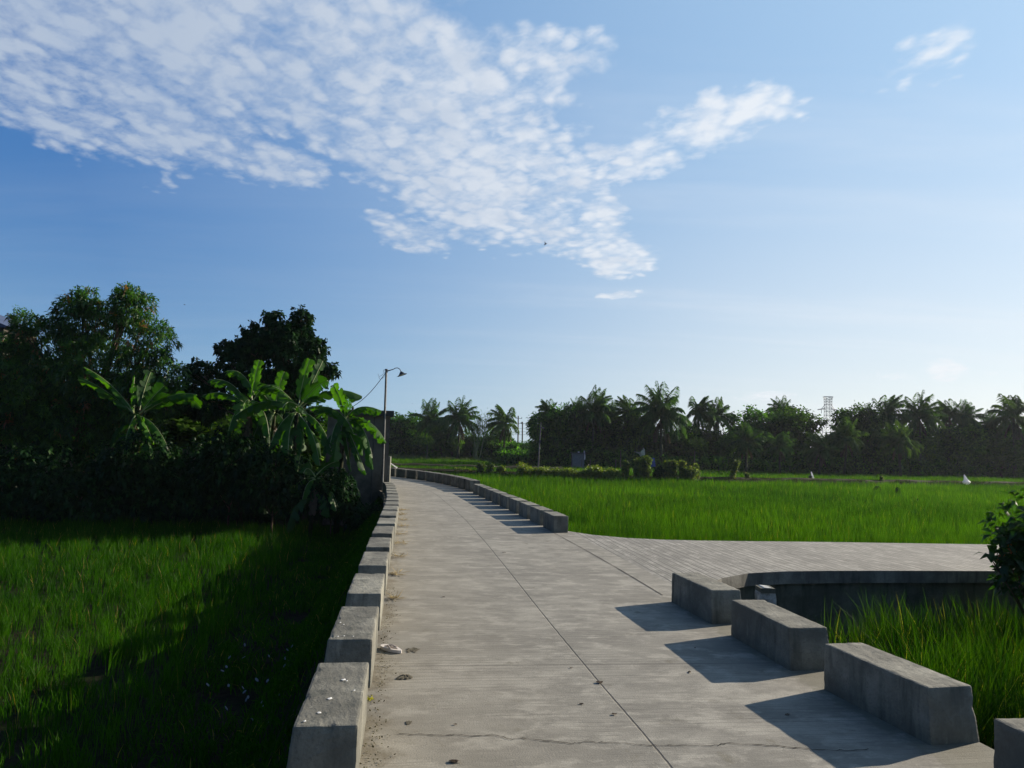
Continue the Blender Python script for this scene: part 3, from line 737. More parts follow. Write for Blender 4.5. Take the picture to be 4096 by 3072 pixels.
# left field: young, gappy rice
LFp = [(p[0] - 1.9, p[1]) for p in clean(oL[:])]
LFp = [p for p in LFp if p[1] < 23.2] + [(-6.8, 23.4), (-12, 22.6), (-24, 22), (-40, 21.5), (-40, -3), (-2.2, -3)]
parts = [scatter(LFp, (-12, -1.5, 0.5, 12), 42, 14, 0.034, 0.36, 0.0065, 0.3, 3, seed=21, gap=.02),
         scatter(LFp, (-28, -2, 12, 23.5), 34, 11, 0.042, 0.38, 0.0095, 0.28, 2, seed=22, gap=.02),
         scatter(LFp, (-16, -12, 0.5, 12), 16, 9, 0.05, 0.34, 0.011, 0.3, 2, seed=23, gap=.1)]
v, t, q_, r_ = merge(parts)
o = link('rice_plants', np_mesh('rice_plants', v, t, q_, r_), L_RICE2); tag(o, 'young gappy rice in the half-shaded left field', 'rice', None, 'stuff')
# weeds on the left bank, short
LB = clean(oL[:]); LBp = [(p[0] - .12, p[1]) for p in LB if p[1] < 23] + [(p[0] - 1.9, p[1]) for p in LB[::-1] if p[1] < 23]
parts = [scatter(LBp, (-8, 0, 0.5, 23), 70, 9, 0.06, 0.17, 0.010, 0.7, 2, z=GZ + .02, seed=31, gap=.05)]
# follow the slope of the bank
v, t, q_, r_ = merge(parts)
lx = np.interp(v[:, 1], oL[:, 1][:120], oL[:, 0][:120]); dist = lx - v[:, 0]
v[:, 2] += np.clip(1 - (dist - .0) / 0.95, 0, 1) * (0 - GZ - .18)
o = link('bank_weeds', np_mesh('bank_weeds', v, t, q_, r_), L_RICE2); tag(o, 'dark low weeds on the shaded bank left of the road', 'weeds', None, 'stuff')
# tall grass right of the near blocks, in the ditch
TG = [(3.9, 8.9), (4.4, 9.6), (7, 10.15), (12, 10.9), (12, -1), (3.9, -1), (3.45, 2.5), (3.35, 4), (3.45, 5.5), (3.65, 7.0)]
lean_edge = lambda c: (vnoise(c, 1.4, 77) > .12)
_tg = scatter(TG, (2.6, 12.5, 0.5, 10.9), 75, 12, 0.05, 0.92, 0.0075, 0.30, 3, seed=41, fn=lean_edge, hvar=.3)
parts = [_tg, scatter(TG, (2.6, 12.5, 0.5, 10.9), 18, 1, 0.05, 0.95, 0.010, 0.3, 2, seed=47, fn=lean_edge, hvar=.15)]
parts[1][3][:] = .985
v, t, q_, r_ = merge(parts)
o = link('tall_grass', np_mesh('tall_grass', v, t, q_, r_), L_GRASS); tag(o, 'tall unruly grass growing in the ditch at the right', 'grass', None, 'stuff')
GP = [(oR[i][0] + .1, oR[i][1]) for i in range(0, jA)] + [(2.7, 8.9), (4.5, 9.4), (3.5, 6), (3.3, 3), (3.9, -1)]
v, t, q_, r_ = merge([scatter(GP, (1.8, 4.6, .5, 9.5), 24, 8, .06, .28, .010, .9, 2, seed=42)])
o = link('ditch_weeds', np_mesh('ditch_weeds', v, t, q_, r_), L_RICE2); tag(o, 'short dark weeds at the foot of the wall behind the near right blocks', 'weeds', None, 'stuff')
# verge weeds along field edge of the side road and behind the far right row
VG = [(60, 19.3)] + [(p[0], p[1] + .05) for p in fieldA[1:]] + [(p[0], p[1] + .5) for p in fieldA[1:][::-1]] + [(60, 20)]
parts = [scatter(VG, (0.8, 24, 12.7, 18), 30, 9, .05, .30, .010, .9, 2, z=-.5, seed=43)]
v, t, q_, r_ = merge(parts)
o = link('verge_grass', np_mesh('verge_grass', v, t, q_, r_), L_GRASS); tag(o, 'yellowish grass fringe on the far verge of the side road', 'grass', None, 'stuff')
# the bund itself
M_BANK = plain('bank_earth', (0.030, 0.026, 0.014), .95, .3, 2.0)
def bund_mesh(name, line, wid, hgt, label):
    P = resample(line, 160); t = np.gradient(P, axis=0); t /= np.linalg.norm(t, axis=1)[:, None]; n = np.column_stack([-t[:, 1], t[:, 0]])
    V = []; prof = [(-1, 0), (-.6, .8), (0, 1), (.6, .75), (1, 0)]
    for i in range(len(P)):
        for a, b in prof:
            V.append((P[i, 0] + n[i, 0] * a * wid, P[i, 1] + n[i, 1] * a * wid, GZ - .05 + b * (hgt + .05 + .06 * math.sin(i * .7) * math.sin(i * .23))))
    k = 5; F = [(i * k + j, i * k + j + 1, (i + 1) * k + j + 1, (i + 1) * k + j) for i in range(len(P) - 1) for j in range(k - 1)]
    me = bpy.data.meshes.new(name); me.from_pydata(V, [], F); o = link(name, me, M_BANK); tag(o, label, None, None, 'structure')
bund_mesh('field_bank', BUNDXY, 1.0, .60, 'low earth bank between the near and far rice')
BP = [(x, y - .9) for x, y in BUNDXY] + [(x, y + .9) for x, y in BUNDXY[::-1]]
def bfn(c): return vnoise(c, .5, 5) > .35
v, t, q_, r_ = merge([scatter(BP, (-60, 90, 55, 85), 10, 8, .12, .24, .05, .8, 1, z=GZ + .45, seed=44, fn=bfn)])
o = link('bank_grass', np_mesh('bank_grass', v, t, q_, r_), leaf_mat('bank_grass_leaf', (0.010, 0.018, 0.004), (0.05, 0.058, 0.012), .3, (1.2, 1.2, .4), .004)); tag(o, 'ragged dark grass along the low field bank', 'grass', None, 'stuff')
B2 = [(-60, 80), (-14, 79), (-2, 80), (6, 83)]
bund_mesh('field_bank', B2, 1.2, .56, 'second field bank at the far left of the fields')
# rough grass at the foot of the left trees
RGp = [(-45, 112), (-6, 114), (3, 110), (4, 124), (-45, 130)]
v, t, q_, r_ = merge([scatter(RGp, (-45, 5, 108, 130), 3, 8, .25, .9, .13, .6, 1, seed=46)])
o = link('rough_grass', np_mesh('rough_grass', v, t, q_, r_), leaf_mat('rough_grass_leaf', (0.06, 0.11, 0.025), (0.13, 0.19, 0.04), .4, (1.2, 1.2, .4), .02)); tag(o, 'pale rough grass hump in front of the far palms', 'grass', None, 'stuff')

# ------------------------------------------------------------------ leaves, trees
def leaves(P, Dv, L, Wd, droop, rng, rnd=None, bend=.25):
    """kite leaves: base P, direction Dv (N,3)"""
    N = len(P); Dv = Dv / np.maximum(1e-6, np.linalg.norm(Dv, axis=1))[:, None]
    up = rng.normal(0, 1, (N, 3)) * .55 + np.array([0, 0, 1.0]); S = np.cross(Dv, up); S /= np.maximum(1e-6, np.linalg.norm(S, axis=1))[:, None]
    U = np.cross(S, Dv)
    L = L[:, None] if np.ndim(L) else L; Wd = Wd[:, None] if np.ndim(Wd) else Wd
    midp = P + Dv * L * .45 + U * L * bend * .3
    tip = P + Dv * L * (1 - droop * .2) - np.array([0, 0, 1.0]) * L * droop
    a = midp + S * Wd * .5 - U * Wd * .12; b = midp - S * Wd * .5 - U * Wd * .12
    vs = np.stack([P, a, tip, b, midp], 1).reshape(-1, 3)
    bb = np.arange(N)[:, None] * 5
    T = np.concatenate([bb + np.array([[0, 1, 4]]), bb + np.array([[1, 2, 4]]), bb + np.array([[2, 3, 4]]), bb + np.array([[3, 0, 4]])])
    r = rng.uniform(0, 1, N) if rnd is None else rnd
    return vs, T, None, np.repeat(r, 5)
def crown_clusters(blobs, n, rng, shell=.55):
    vol = np.array([b[3] * b[4] * b[5] for b in blobs]) ** .75; vol /= vol.sum(); idx = rng.choice(len(blobs), n, p=vol)
    B = np.array(blobs)[idx]; d = rng.normal(0, 1, (n, 3)); d /= np.linalg.norm(d, axis=1)[:, None]
    rr = rng.uniform(shell ** 3, 1, n) ** (1 / 3)
    rr *= 1 + .16 * np.sin(d[:, 0] * 5 + idx) * np.sin(d[:, 2] * 6 + d[:, 1] * 4)
    return B[:, :3] + d * B[:, 3:6] * rr[:, None], d
def limbs(mb, base, blobs, r0, seed, n=None, fork=.35):
    rr = random.Random(seed); H = max(b[2] for b in blobs); fk = Vector((base[0] * .6 + blobs[0][0] * .4, base[1] * .6 + blobs[0][1] * .4, base[2] + (H - base[2]) * fork))
    mid = Vector(base).lerp(fk, .5) + Vector((rr.uniform(-.1, .1), rr.uniform(-.1, .1), 0)) * r0 * 4
    mb.tube([base, mid, fk], [r0, r0 * .8, r0 * .66], 9)
    for b in blobs:
        tgt = Vector(b[:3]); m1 = fk.lerp(tgt, .5) + Vector((rr.uniform(-1, 1), rr.uniform(-1, 1), rr.uniform(-.3, .6))) * b[3] * .2
        mb.tube([fk, m1, tgt], [r0 * .45, r0 * .28, r0 * .14], 6)
        for _ in range(5):
            d = Vector((rr.gauss(0, 1), rr.gauss(0, 1), rr.gauss(.3, 1))).normalized()
            e = tgt + Vector((d.x * b[3], d.y * b[4], d.z * b[5])) * .8
            mb.tube([m1.lerp(tgt, rr.uniform(.3, 1)), m1.lerp(e, .6), e], [r0 * .14, r0 * .08, r0 * .03], 5)
def make_tree(name, label, cat, loc, blobs, n_cl, per, leaf_L, leaf_W, mat, r0, seed, spread=.35, droop=.5, group=None, shell=.5, fork=.35, out=.8, base=(0, 0, 0)):
    rng = np.random.default_rng(seed); t = thing(name, label, cat, loc, 0, group)
    c, d = crown_clusters(blobs, n_cl, rng, shell)
    P = np.repeat(c, per, 0); dd = rng.normal(0, 1, P.shape) + np.repeat(d, per, 0) * out; dd[:, 2] += .1
    P = P + rng.normal(0, spread * .35, P.shape)
    L = leaf_L * rng.uniform(.6, 1.25, len(P)); tone = np.clip(np.repeat(rng.uniform(0, 1, n_cl) ** 2.0, per) * .8 + rng.uniform(0, .2, len(P)), 0, .92)
    tone[np.repeat(rng.uniform(0, 1, n_cl) < .03, per)] = .99
    v, T, _, r = leaves(P, dd, L, leaf_W * rng.uniform(.7, 1.2, len(P)), droop * rng.uniform(.4, 1.3, len(P))[:, None], rng, tone)
    link('crown', np_mesh('crown', v, T, None, r), mat, t)
    mb = MB(); limbs(mb, base, blobs, r0, seed, fork=fork); mb.build('trunk', M_BARK, t, True)
    return t
def rel(px, py, d, loc, r, rz=None, ry=None):
    p = D(px, py, d); return (p.x - loc[0], p.y - loc[1], p.z - loc[2], r, ry if ry else r, rz if rz else r)

# mango tree at left
lm = (D(330, 1800, 25.5).x, 25.5, GZ)
mb_ = [rel(340, 1290, 25.5, lm, 1.15, 1.0), rel(330, 1215, 25.3, lm, .62, .55), rel(520, 1240, 25.2, lm, .85, .8), rel(520, 1180, 25.2, lm, .42, .35), rel(610, 1370, 24.8, lm, .75, .9), rel(670, 1500, 24.5, lm, .62, .75),
       rel(180, 1400, 25.8, lm, 1.2, 1.2), rel(95, 1290, 25.6, lm, .45, .5), rel(120, 1600, 25.0, lm, 1.6, 1.4), rel(400, 1500, 25.4, lm, 1.7, 1.5), rel(30, 1450, 26, lm, 1.1, 1.1), rel(560, 1600, 25.0, lm, 1.2, 1.1), rel(300, 1700, 25, lm, 1.5, 1.1), rel(30, 1750, 25, lm, 1.4, 1.2)]
make_tree('mango_tree', 'big leafy mango tree at the left edge with reddish new shoots on top', 'tree', lm, mb_, 5200, 13, .22, .055, L_MANGO, .22, 101, spread=.13, droop=.40, shell=.45, out=.55)
# dark broad-leaved tree
l2 = (D(1130, 1800, 27).x, 27, GZ)
tb_ = [rel(1120, 1370, 27, l2, .95, .60), rel(1090, 1275, 27, l2, .36, .36), rel(1205, 1275, 27, l2, .44, .44), rel(1160, 1335, 27, l2, .80, .50), rel(1255, 1400, 26.8, l2, .5, .5), rel(1000, 1400, 27, l2, .7, .6), rel(1020, 1350, 27, l2, .5, .5), rel(905, 1400, 27, l2, .42, .35), rel(1180, 1430, 26.7, l2, 1.0, .8), rel(960, 1480, 27, l2, .95, .7),
       rel(1270, 1480, 26.5, l2, .7, .4), rel(1320, 1475, 26.3, l2, .3, .2), rel(800, 1490, 27, l2, .55, .45), rel(1080, 1560, 27, l2, 1.3, .8), rel(820, 1600, 27, l2, 1.0, .8), rel(1160, 1680, 26.6, l2, 1.0, .8)]
make_tree('broadleaf_tree', 'dark round-leaved tree standing behind the banana plants', 'tree', l2, tb_, 2600, 10, .17, .15, L_DARK, .18, 102, spread=.14, droop=.6, shell=.4, out=.6)
# lower dark shrubs under the trees
def shrub(px, py, d, rx, rz, label, seed, mat=L_DARK, n=700, L=.18, Wd=.09, name='shrub', gz=GZ, group=None, per=8, cat='shrub'):
    p = D(px, py, d); loc = (p.x, d, gz)
    b = [(0, 0, p.z - gz, rx, rx * .8, rz), (rx * .5, -.1, (p.z - gz) * .7, rx * .7, rx * .6, rz * .7), (-rx * .5, .1, (p.z - gz) * .75, rx * .7, rx * .6, rz * .75)]
    return make_tree(name, label, cat, loc, b, n, per, L, Wd, mat, max(.02, rx * .04), seed, spread=.12, droop=.5, group=group, shell=.35, fork=.3)
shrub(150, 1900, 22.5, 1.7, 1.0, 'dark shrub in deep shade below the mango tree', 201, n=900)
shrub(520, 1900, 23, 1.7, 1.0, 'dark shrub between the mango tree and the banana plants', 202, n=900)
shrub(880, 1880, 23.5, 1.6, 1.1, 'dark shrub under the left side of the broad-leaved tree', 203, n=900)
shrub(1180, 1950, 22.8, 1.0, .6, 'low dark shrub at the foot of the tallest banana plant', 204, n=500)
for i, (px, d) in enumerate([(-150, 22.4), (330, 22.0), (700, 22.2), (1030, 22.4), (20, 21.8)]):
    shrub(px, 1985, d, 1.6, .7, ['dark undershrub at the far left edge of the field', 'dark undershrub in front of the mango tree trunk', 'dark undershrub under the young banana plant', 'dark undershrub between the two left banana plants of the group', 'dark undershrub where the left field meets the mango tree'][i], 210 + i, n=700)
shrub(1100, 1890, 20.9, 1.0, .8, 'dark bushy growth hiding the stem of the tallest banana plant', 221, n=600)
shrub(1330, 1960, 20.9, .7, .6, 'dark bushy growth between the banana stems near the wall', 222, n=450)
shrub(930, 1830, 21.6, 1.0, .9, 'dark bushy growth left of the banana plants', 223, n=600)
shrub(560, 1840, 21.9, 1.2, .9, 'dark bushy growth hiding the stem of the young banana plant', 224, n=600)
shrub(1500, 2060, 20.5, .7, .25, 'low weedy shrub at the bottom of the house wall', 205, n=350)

# banana plants ----------------------------------------------------
def banana_leaf(mb_parts, origin, az, el, length, wid, droop, seed, twist=0.0, path=None, fold0=None, roll=0.0):
    length *= 1.05; wid *= 1.4; droop *= .85
    r = np.random.default_rng(seed); n = 22
    o = np.array(origin, float); d = np.array([math.sin(az) * math.cos(el), math.cos(az) * math.cos(el), math.sin(el)])
    pts = [o]; dirs = [d]
    for i in range(n):
        dirn = dirs[-1] + np.array([0, 0, -droop * (0.4 + 1.4 * i / n) / n * 1.5]); dirn /= np.linalg.norm(dirn); dirs.append(dirn); pts.append(pts[-1] + dirn * length / n)
    pts = np.array(pts); dirs = np.array(dirs)
    if path is not None:
        a_, c_, e_ = [np.array(q, float) for q in path]; tt = np.linspace(0, 1, n + 1)[:, None]
        pts = a_ * (1 - tt) ** 2 + 2 * c_ * tt * (1 - tt) + e_ * tt ** 2
        dirs = np.gradient(pts, axis=0); dirs /= np.linalg.norm(dirs, axis=1)[:, None]; d = dirs[n // 2]; wid = wid / 1.4
    V = []; Q = []; R = []
    side0 = np.cross(d, [0, 0, 1.0]); side0 /= max(.05, np.linalg.norm(side0))
    if roll:
        cr, sr = math.cos(roll), math.sin(roll); up0 = np.cross(side0, d); side0 = side0 * cr + up0 * sr
    sh = r.uniform(0, 1)
    for sgn in (1, -1):
        grp = 0; tear = 0
        i = 2
        fold = r.uniform(-.30, .15) if fold0 is None else fold0
        while i < n:
            k = int(r.integers(1, 4)); j = min(n, i + k)
            fold = np.clip(fold * .8 + r.normal(-.06, .20), -.7, .3) if fold0 is None else fold0 + r.normal(0, .13); tip = np.clip(r.normal(-.5, .6), -1.6, .6)
            for a in range(i, j):
                for e, ii in ((0, a), (1, a + 1)):
                    pass
            def wd(t): return (1.4 if path is not None else 1) * wid * .5 * min(1, max(0, (t - .05) / .16)) ** .6 * min(1, max(0, 1.012 - t) / .14) ** .45
            rows = []
            for ii in range(i, j + 1):
                t = ii / n; side = np.cross(dirs[min(ii, n)], [0, 0, 1.0]); ln = np.linalg.norm(side)
                side = side / ln if ln > .15 else side0
                side = side0 if roll else side * .7 + side0 * .3; side = side - dirs[min(ii, n)] * (side @ dirs[min(ii, n)]); side /= np.linalg.norm(side)
                up = np.cross(side, dirs[min(ii, n)]); ww = wd(t)
                ca, sa = math.cos(fold + twist * sgn), math.sin(fold + twist * sgn)
                dirv = (side * sgn) * ca + up * sa
                base = pts[min(ii, n)]
                ta = fold + tip; dir2 = (side * sgn) * math.cos(ta) + up * math.sin(ta)
                sweep = dirs[min(ii, n)] * ww * .25
                m1 = base + dirv * ww * .5 + up * .02; m2 = m1 + dir2 * ww * (.57 if ii not in (i, j) else .40) + sweep
                rows.append((base, m1, m2))
            b0 = sum(len(x) for x in V) if False else len(V)
            for (x0, x1, x2) in rows: V += [x0, x1, x2]; R += [sh] * 3
            for a in range(len(rows) - 1):
                for c in (0, 1): Q.append((b0 + a * 3 + c, b0 + a * 3 + c + 1, b0 + (a + 1) * 3 + c + 1, b0 + (a + 1) * 3 + c))
            i = j
    return np.array(V), np.array(Q), np.array(R), pts
def bpx(x, y, d): return D(x * .7685, 1048 + y * .7685, d)      # read off an enlarged crop of the photograph
def banana(label, crown, d, lv, seed, rstem=.11, dead=2):
    """lv: (x0, y0, xc, yc, x1, y1, width, fold, roll, depth of the tip)"""
    cr = bpx(crown[0], crown[1] + 40, d); base = Vector((cr.x - .1, d, GZ))
    t = thing('banana_plant', label, 'banana plant', tuple(base), 0, 'banana plants beside the small house'); rr = random.Random(seed)
    mb = MB(); h = cr.z - GZ; mb.tube([(0, 0, 0), (.03, 0, h * .5), (.1, 0, h)], [rstem * .85, rstem * .65, rstem * .42], 10); mb.build('stem', M_PSEUDO, t, True)
    for i, (x0, y0, xc, yc, x1, y1, w, fo, ro, dz) in enumerate(lv):
        A = bpx(x0, y0, d) - base; B = bpx(xc, yc, d + dz * .4) - base; E_ = bpx(x1, y1, d + dz) - base
        A = A * .6 + (cr - base) * .4
        V, Q, R, pts = banana_leaf(None, (0, 0, 0), 0, 0, 1, w, 0, seed * 31 + i, path=(A, B, E_), fold0=fo, roll=ro)
        lf = link('leaf', np_mesh('leaf', V, None, Q, R, smooth=False), L_BAN, t)
        mm = MB(); mm.tube([tuple(p) for p in pts[::3]] + [tuple(pts[-1])], [.02] * 2 + [.010] * (len(pts[::3]) - 1), 5)
        mm.build('midrib', M_BAMB, lf)
    for i in range(5 if seed != 5 else 2):
        a = rr.uniform(0, 6.28); ln = rr.uniform(.7, 1.15); o_ = Vector((.1, 0, h - rr.uniform(.1, .5))); hz = Vector((math.cos(a), math.sin(a), 0))
        V, Q, R, pts = banana_leaf(None, (0, 0, 0), 0, 0, 1, rr.uniform(.28, .38), 0, seed * 57 + i, path=(o_, o_ + hz * ln * .7 + Vector((0, 0, .1)), o_ + hz * ln * .8 - Vector((0, 0, ln * .9))), fold0=-.7, roll=rr.uniform(-.6, .6) or .1)
        link('leaf', np_mesh('leaf', V, None, Q, R, smooth=False), L_BAN, t)
    for i in range(dead + 2):
        V, Q, R, pts = banana_leaf(None, (.1, 0, h * .92), rr.uniform(0, 6.28), math.radians(-30), .8, .11, 6.0, seed * 77 + i)
        link('dead_leaf', np_mesh('dead_leaf', V, None, Q, R), L_DEADB, t)
    return t
banana('tallest banana plant, with one glowing yellow-green upright leaf', (1550, 745), 21.5,
       [(1560, 700, 1575, 600, 1612, 505, .30, .25, 1.57, 0), (1590, 700, 1640, 600, 1680, 515, .30, .3, 1.4, .5), (1580, 740, 1720, 610, 1885, 700, .46, -.75, .35, .4), (1570, 720, 1640, 640, 1705, 618, .36, -.2, 1.1, -.3),
        (1530, 760, 1400, 660, 1225, 800, .46, -.75, -.35, -.5), (1540, 740, 1470, 630, 1350, 640, .40, -.6, -.5, .4), (1600, 760, 1760, 700, 1840, 890, .42, -.7, .5, -.6), (1560, 790, 1600, 840, 1548, 1090, .26, -.9, .8, -.8),
        (1600, 780, 1690, 820, 1728, 1000, .34, -.9, .6, -.7), (1530, 780, 1460, 800, 1400, 970, .36, -.9, -.5, -.7), (1545, 790, 1640, 860, 1665, 1060, .30, -.9, .7, -.9), (1540, 780, 1500, 830, 1500, 1000, .34, -.8, 1.0, -1.0), (1560, 730, 1500, 700, 1470, 760, .4, -.5, 1.2, -.9)], 1)
banana('banana plant nearest the house wall, leaves drooping over the wall', (1795, 800), 21.2,
       [(1800, 800, 1860, 715, 1985, 775, .38, -.8, .3, .2), (1800, 810, 1930, 780, 2010, 940, .40, -.8, .45, 0), (1800, 820, 1900, 800, 1938, 1020, .32, -.9, .6, -.4), (1790, 830, 1830, 900, 1905, 1105, .34, -.6, .9, -.6),
        (1800, 790, 1775, 700, 1735, 640, .28, .2, 1.5, .2), (1780, 800, 1720, 740, 1630, 775, .36, -.8, -.4, 0), (1780, 830, 1800, 900, 1828, 1090, .20, -.9, .8, -.3), (1810, 810, 1890, 790, 1960, 880, .34, -.5, .9, -.5), (1785, 810, 1745, 800, 1720, 940, .34, -.8, -.6, -.6), (1795, 795, 1800, 740, 1830, 740, .3, -.2, 1.3, -.4)], 2)
banana('banana plant left of the tallest one, with long arching grey-green leaves', (1300, 710), 22.0,
       [(1310, 690, 1325, 600, 1350, 510, .26, .2, 1.5, 0), (1270, 715, 1210, 590, 1088, 615, .40, -.75, -.35, .2), (1250, 720, 1160, 650, 1056, 695, .34, -.75, -.3, 0), (1330, 700, 1400, 590, 1470, 670, .42, -.7, .4, 0),
        (1340, 650, 1270, 540, 1178, 568, .38, -.7, -.35, .3), (1320, 700, 1300, 620, 1330, 560, .36, .1, 1.2, .4), (1290, 720, 1220, 740, 1190, 880, .36, -.85, -.5, -.6), (1320, 720, 1390, 740, 1400, 910, .38, -.85, .5, -.6), (1300, 710, 1280, 690, 1250, 800, .42, -.4, 1.2, -.9)], 3)
banana('banana plant wedged behind and between the two tallest ones', (1430, 760), 22.6,
       [(1430, 750, 1445, 650, 1480, 570, .28, .2, 1.4, 0), (1400, 770, 1340, 690, 1230, 740, .40, -.75, -.35, .2), (1460, 760, 1540, 690, 1600, 790, .42, -.7, .4, 0), (1420, 780, 1340, 800, 1310, 960, .36, -.85, -.5, -.4),
        (1450, 780, 1500, 820, 1520, 990, .36, -.85, .5, -.4), (1430, 770, 1410, 800, 1400, 960, .40, -.5, 1.2, -.7), (1430, 760, 1380, 680, 1330, 660, .34, -.3, 1.0, .3)], 8, .1, 1)
banana('young banana plant in front of the mango tree', (705, 775), 22.3,
       [(690, 770, 560, 660, 412, 598, .40, -.5, -.5, .2), (690, 760, 590, 620, 445, 550, .32, -.5, -.4, .4), (740, 740, 750, 650, 785, 572, .34, .2, 1.4, .2), (760, 760, 790, 700, 855, 645, .34, .1, 1.2, 0),
        (740, 770, 880, 660, 1025, 690, .36, -.8, .3, 0), (780, 760, 960, 640, 1045, 760, .30, -.3, 1.1, .3), (720, 790, 820, 810, 890, 1010, .40, -.8, .5, -.5), (700, 790, 660, 860, 640, 1000, .34, -.8, -.6, -.6), (690, 770, 690, 700, 700, 600, .36, .2, 1.6, .5), (720, 780, 740, 800, 800, 940, .36, -.5, 1.1, -.8)], 4)
banana('small leaning banana plant low beside the house wall', (1645, 1110), 20.6,
       [(1650, 1080, 1700, 1045, 1765, 1035, .28, -.2, 1.2, .2), (1660, 1110, 1710, 1120, 1760, 1275, .36, -.7, .6, -.2), (1680, 1130, 1750, 1160, 1818, 1198, .26, -.7, .5, 0), (1640, 1120, 1590, 1130, 1575, 1235, .30, -.8, -.5, -.3),
        (1690, 1110, 1730, 1180, 1750, 1295, .26, -.8, .8, -.4), (1630, 1110, 1560, 1110, 1510, 1205, .3, -.7, -.5, 0), (1640, 1100, 1600, 1040, 1580, 1100, .3, -.4, 1.1, -.3)], 5, .07, 3)
# ------------------------------------------------------------------ houses
def small_house():
    fx, fy = -4.08, 24.0
    t = thing('small_house', 'small dark concrete house with a flat sheet roof beside the road', 'house', (fx, fy, GZ))
    H = 2.62 - GZ; Wd = 2.1; Dp = 3.6
    mb = MB(); a = math.radians(24)          # the road-side wall turns with the road
    def wallbox(x0, x1, y0, y1, z0, z1):
        mb.add([(x0, y0, z0), (x1, y0, z0), (x1 - math.tan(a) * (y1 - y0) if x1 == 0 else x1, y1, z0), (x0, y1, z0), (x0, y0, z1), (x1, y0, z1), (x1 - math.tan(a) * (y1 - y0) if x1 == 0 else x1, y1, z1), (x0, y1, z1)],
               [(0, 3, 2, 1), (4, 5, 6, 7), (0, 1, 5, 4), (1, 2, 6, 5), (2, 3, 7, 6), (3, 0, 4, 7)])
    wallbox(-Wd, 0.0, 0.0, Dp, 0.0, H - .06); mb.build('wall', M_HOUSE, t)
    mc = MB(); mc.box((-.52, -.012, (H) * .5), (.018, .02, H)); mc.box((-1.5, -.010, H * .5), (.03, .018, H)); mc.build('wall_joint', M_BLACK, t)
    # door panel and sunlit projecting frame on the road side
    mp = MB(); mp.box((.03, .10, H - 2.02), (.075, .2, 1.05)); mp.build('window_frame', M_BLOCK, t)
    # roof: corrugated sheet
    mr = MB(); n = 60; x0, x1, y0, y1 = -Wd - .2, .16, -.16, Dp + .2
    vs = []; 
    for i in range(n * 2 + 1):
        x = x0 + (x1 - x0) * i / (n * 2); z = H + .02 + (.022 if i % 2 else 0)
        vs += [(x, y0, z), (x - math.tan(a) * (y1 - y0) * (x - x0) / (x1 - x0), y1, z + .10)]
    m = len(vs); vs2 = [(x, y, z - .012) for x, y, z in vs]
    fs = [(2 * i, 2 * i + 2, 2 * i + 3, 2 * i + 1) for i in range(n * 2)] + [(m + 2 * i + 1, m + 2 * i + 3, m + 2 * i + 2, m + 2 * i) for i in range(n * 2)]
    mr.add(vs + vs2, fs); mr.build('roof', M_ROOF, t)
    mf = MB(); mf.box(((x0 + x1) / 2, y0 + .015, H - .07), (x1 - x0 - .02, .04, .15)); mf.box((.11 - math.tan(a) * 1.9, y0 + 2.0, H - .07), (.05, 4.15, .20), a); mf.build('fascia', M_BLACK, t)
    # vent hood and white pipe
    mv = MB(); mv.tube([(-1.32, .2, H), (-1.32, .2, H + .12), (-1.34, .2, H + .17)], [.035, .045, .02], 8); mv.build('roof_vent', M_BLACK, t)
    mw = MB(); p0 = Vector((.02, .3, H - 1.72)); mw.tube([p0 - Vector((.1, 0, 0)), p0, p0 + Vector((.20, 0, -.13)), p0 + Vector((.24, 0, -.155))], [.016, .016, .022, .034], 8); mw.build('drain_pipe', M_WHITE, t)
small_house()
def back_house():
    p = D(45, 1287, 31); t = thing('back_house', 'dark two-storey house hidden behind the mango tree at the left edge', 'house', (p.x, 31, GZ))
    zt = p.z - GZ - .1; mb = MB(); mb.add([(-9, 0, 0), (-.3, 0, 0), (-.3, 2.2, 0), (-9, 2.2, 0), (-9, 0, zt), (-.3, 0, zt), (-.3, 2.2, zt), (-9, 2.2, zt)], [(0, 1, 5, 4), (1, 2, 6, 5), (2, 3, 7, 6), (3, 0, 4, 7), (4, 5, 6, 7)]); mb.build('wall', M_HOUSE, t)
    q = zt; mr = MB(); mr.add([(.0, -.3, q - .12), (-4.3, -.3, q + 1.6), (-9.2, -.3, q - .12), (.0, 2.4, q - .12), (-4.3, 2.4, q + 1.6), (-9.2, 2.4, q - .12), (.0, -.3, q - .2), (-4.3, -.3, q + 1.52), (-9.2, -.3, q - .2)],
                               [(0, 3, 4, 1), (1, 4, 5, 2), (0, 1, 7, 6), (1, 2, 8, 7), (6, 7, 8)]); mr.build('roof', plain('blue_grey_roof', (.05, .07, .13), .5, .2, 3), t)
    for i in range(2):
        mw = MB(); mw.box((-2.2 - i * 3, -.03, 4.0), (1.2, .07, 1.1)); w = mw.build('window', M_BLACK, t)
        mg = MB(); mg.box((-2.2 - i * 3, -.075, 4.0), (1.3, .02, .06)); mg.box((-2.2 - i * 3, -.075, 4.0), (.05, .02, 1.1)); mg.build('window_frame', M_GREY, w)
back_house()
def light_block_wall():  # wall added to stop light coming through behind the left trees
    mb = MB(); rr = random.Random(4)
    x0, x1 = -26.0, -9.6
    mb.box(((x0 + x1) / 2, 28.6, GZ + 1.15), (x1 - x0, .15, 2.3))
    for i in range(7): mb.box((x0 + i * (x1 - x0) / 6, 28.52, GZ + 1.22), (.25, .3, 2.44))
    o = mb.build('light_block_wall', M_HOUSE); tag(o, 'plain dark wall added behind the left trees to block light', 'wall')
light_block_wall()

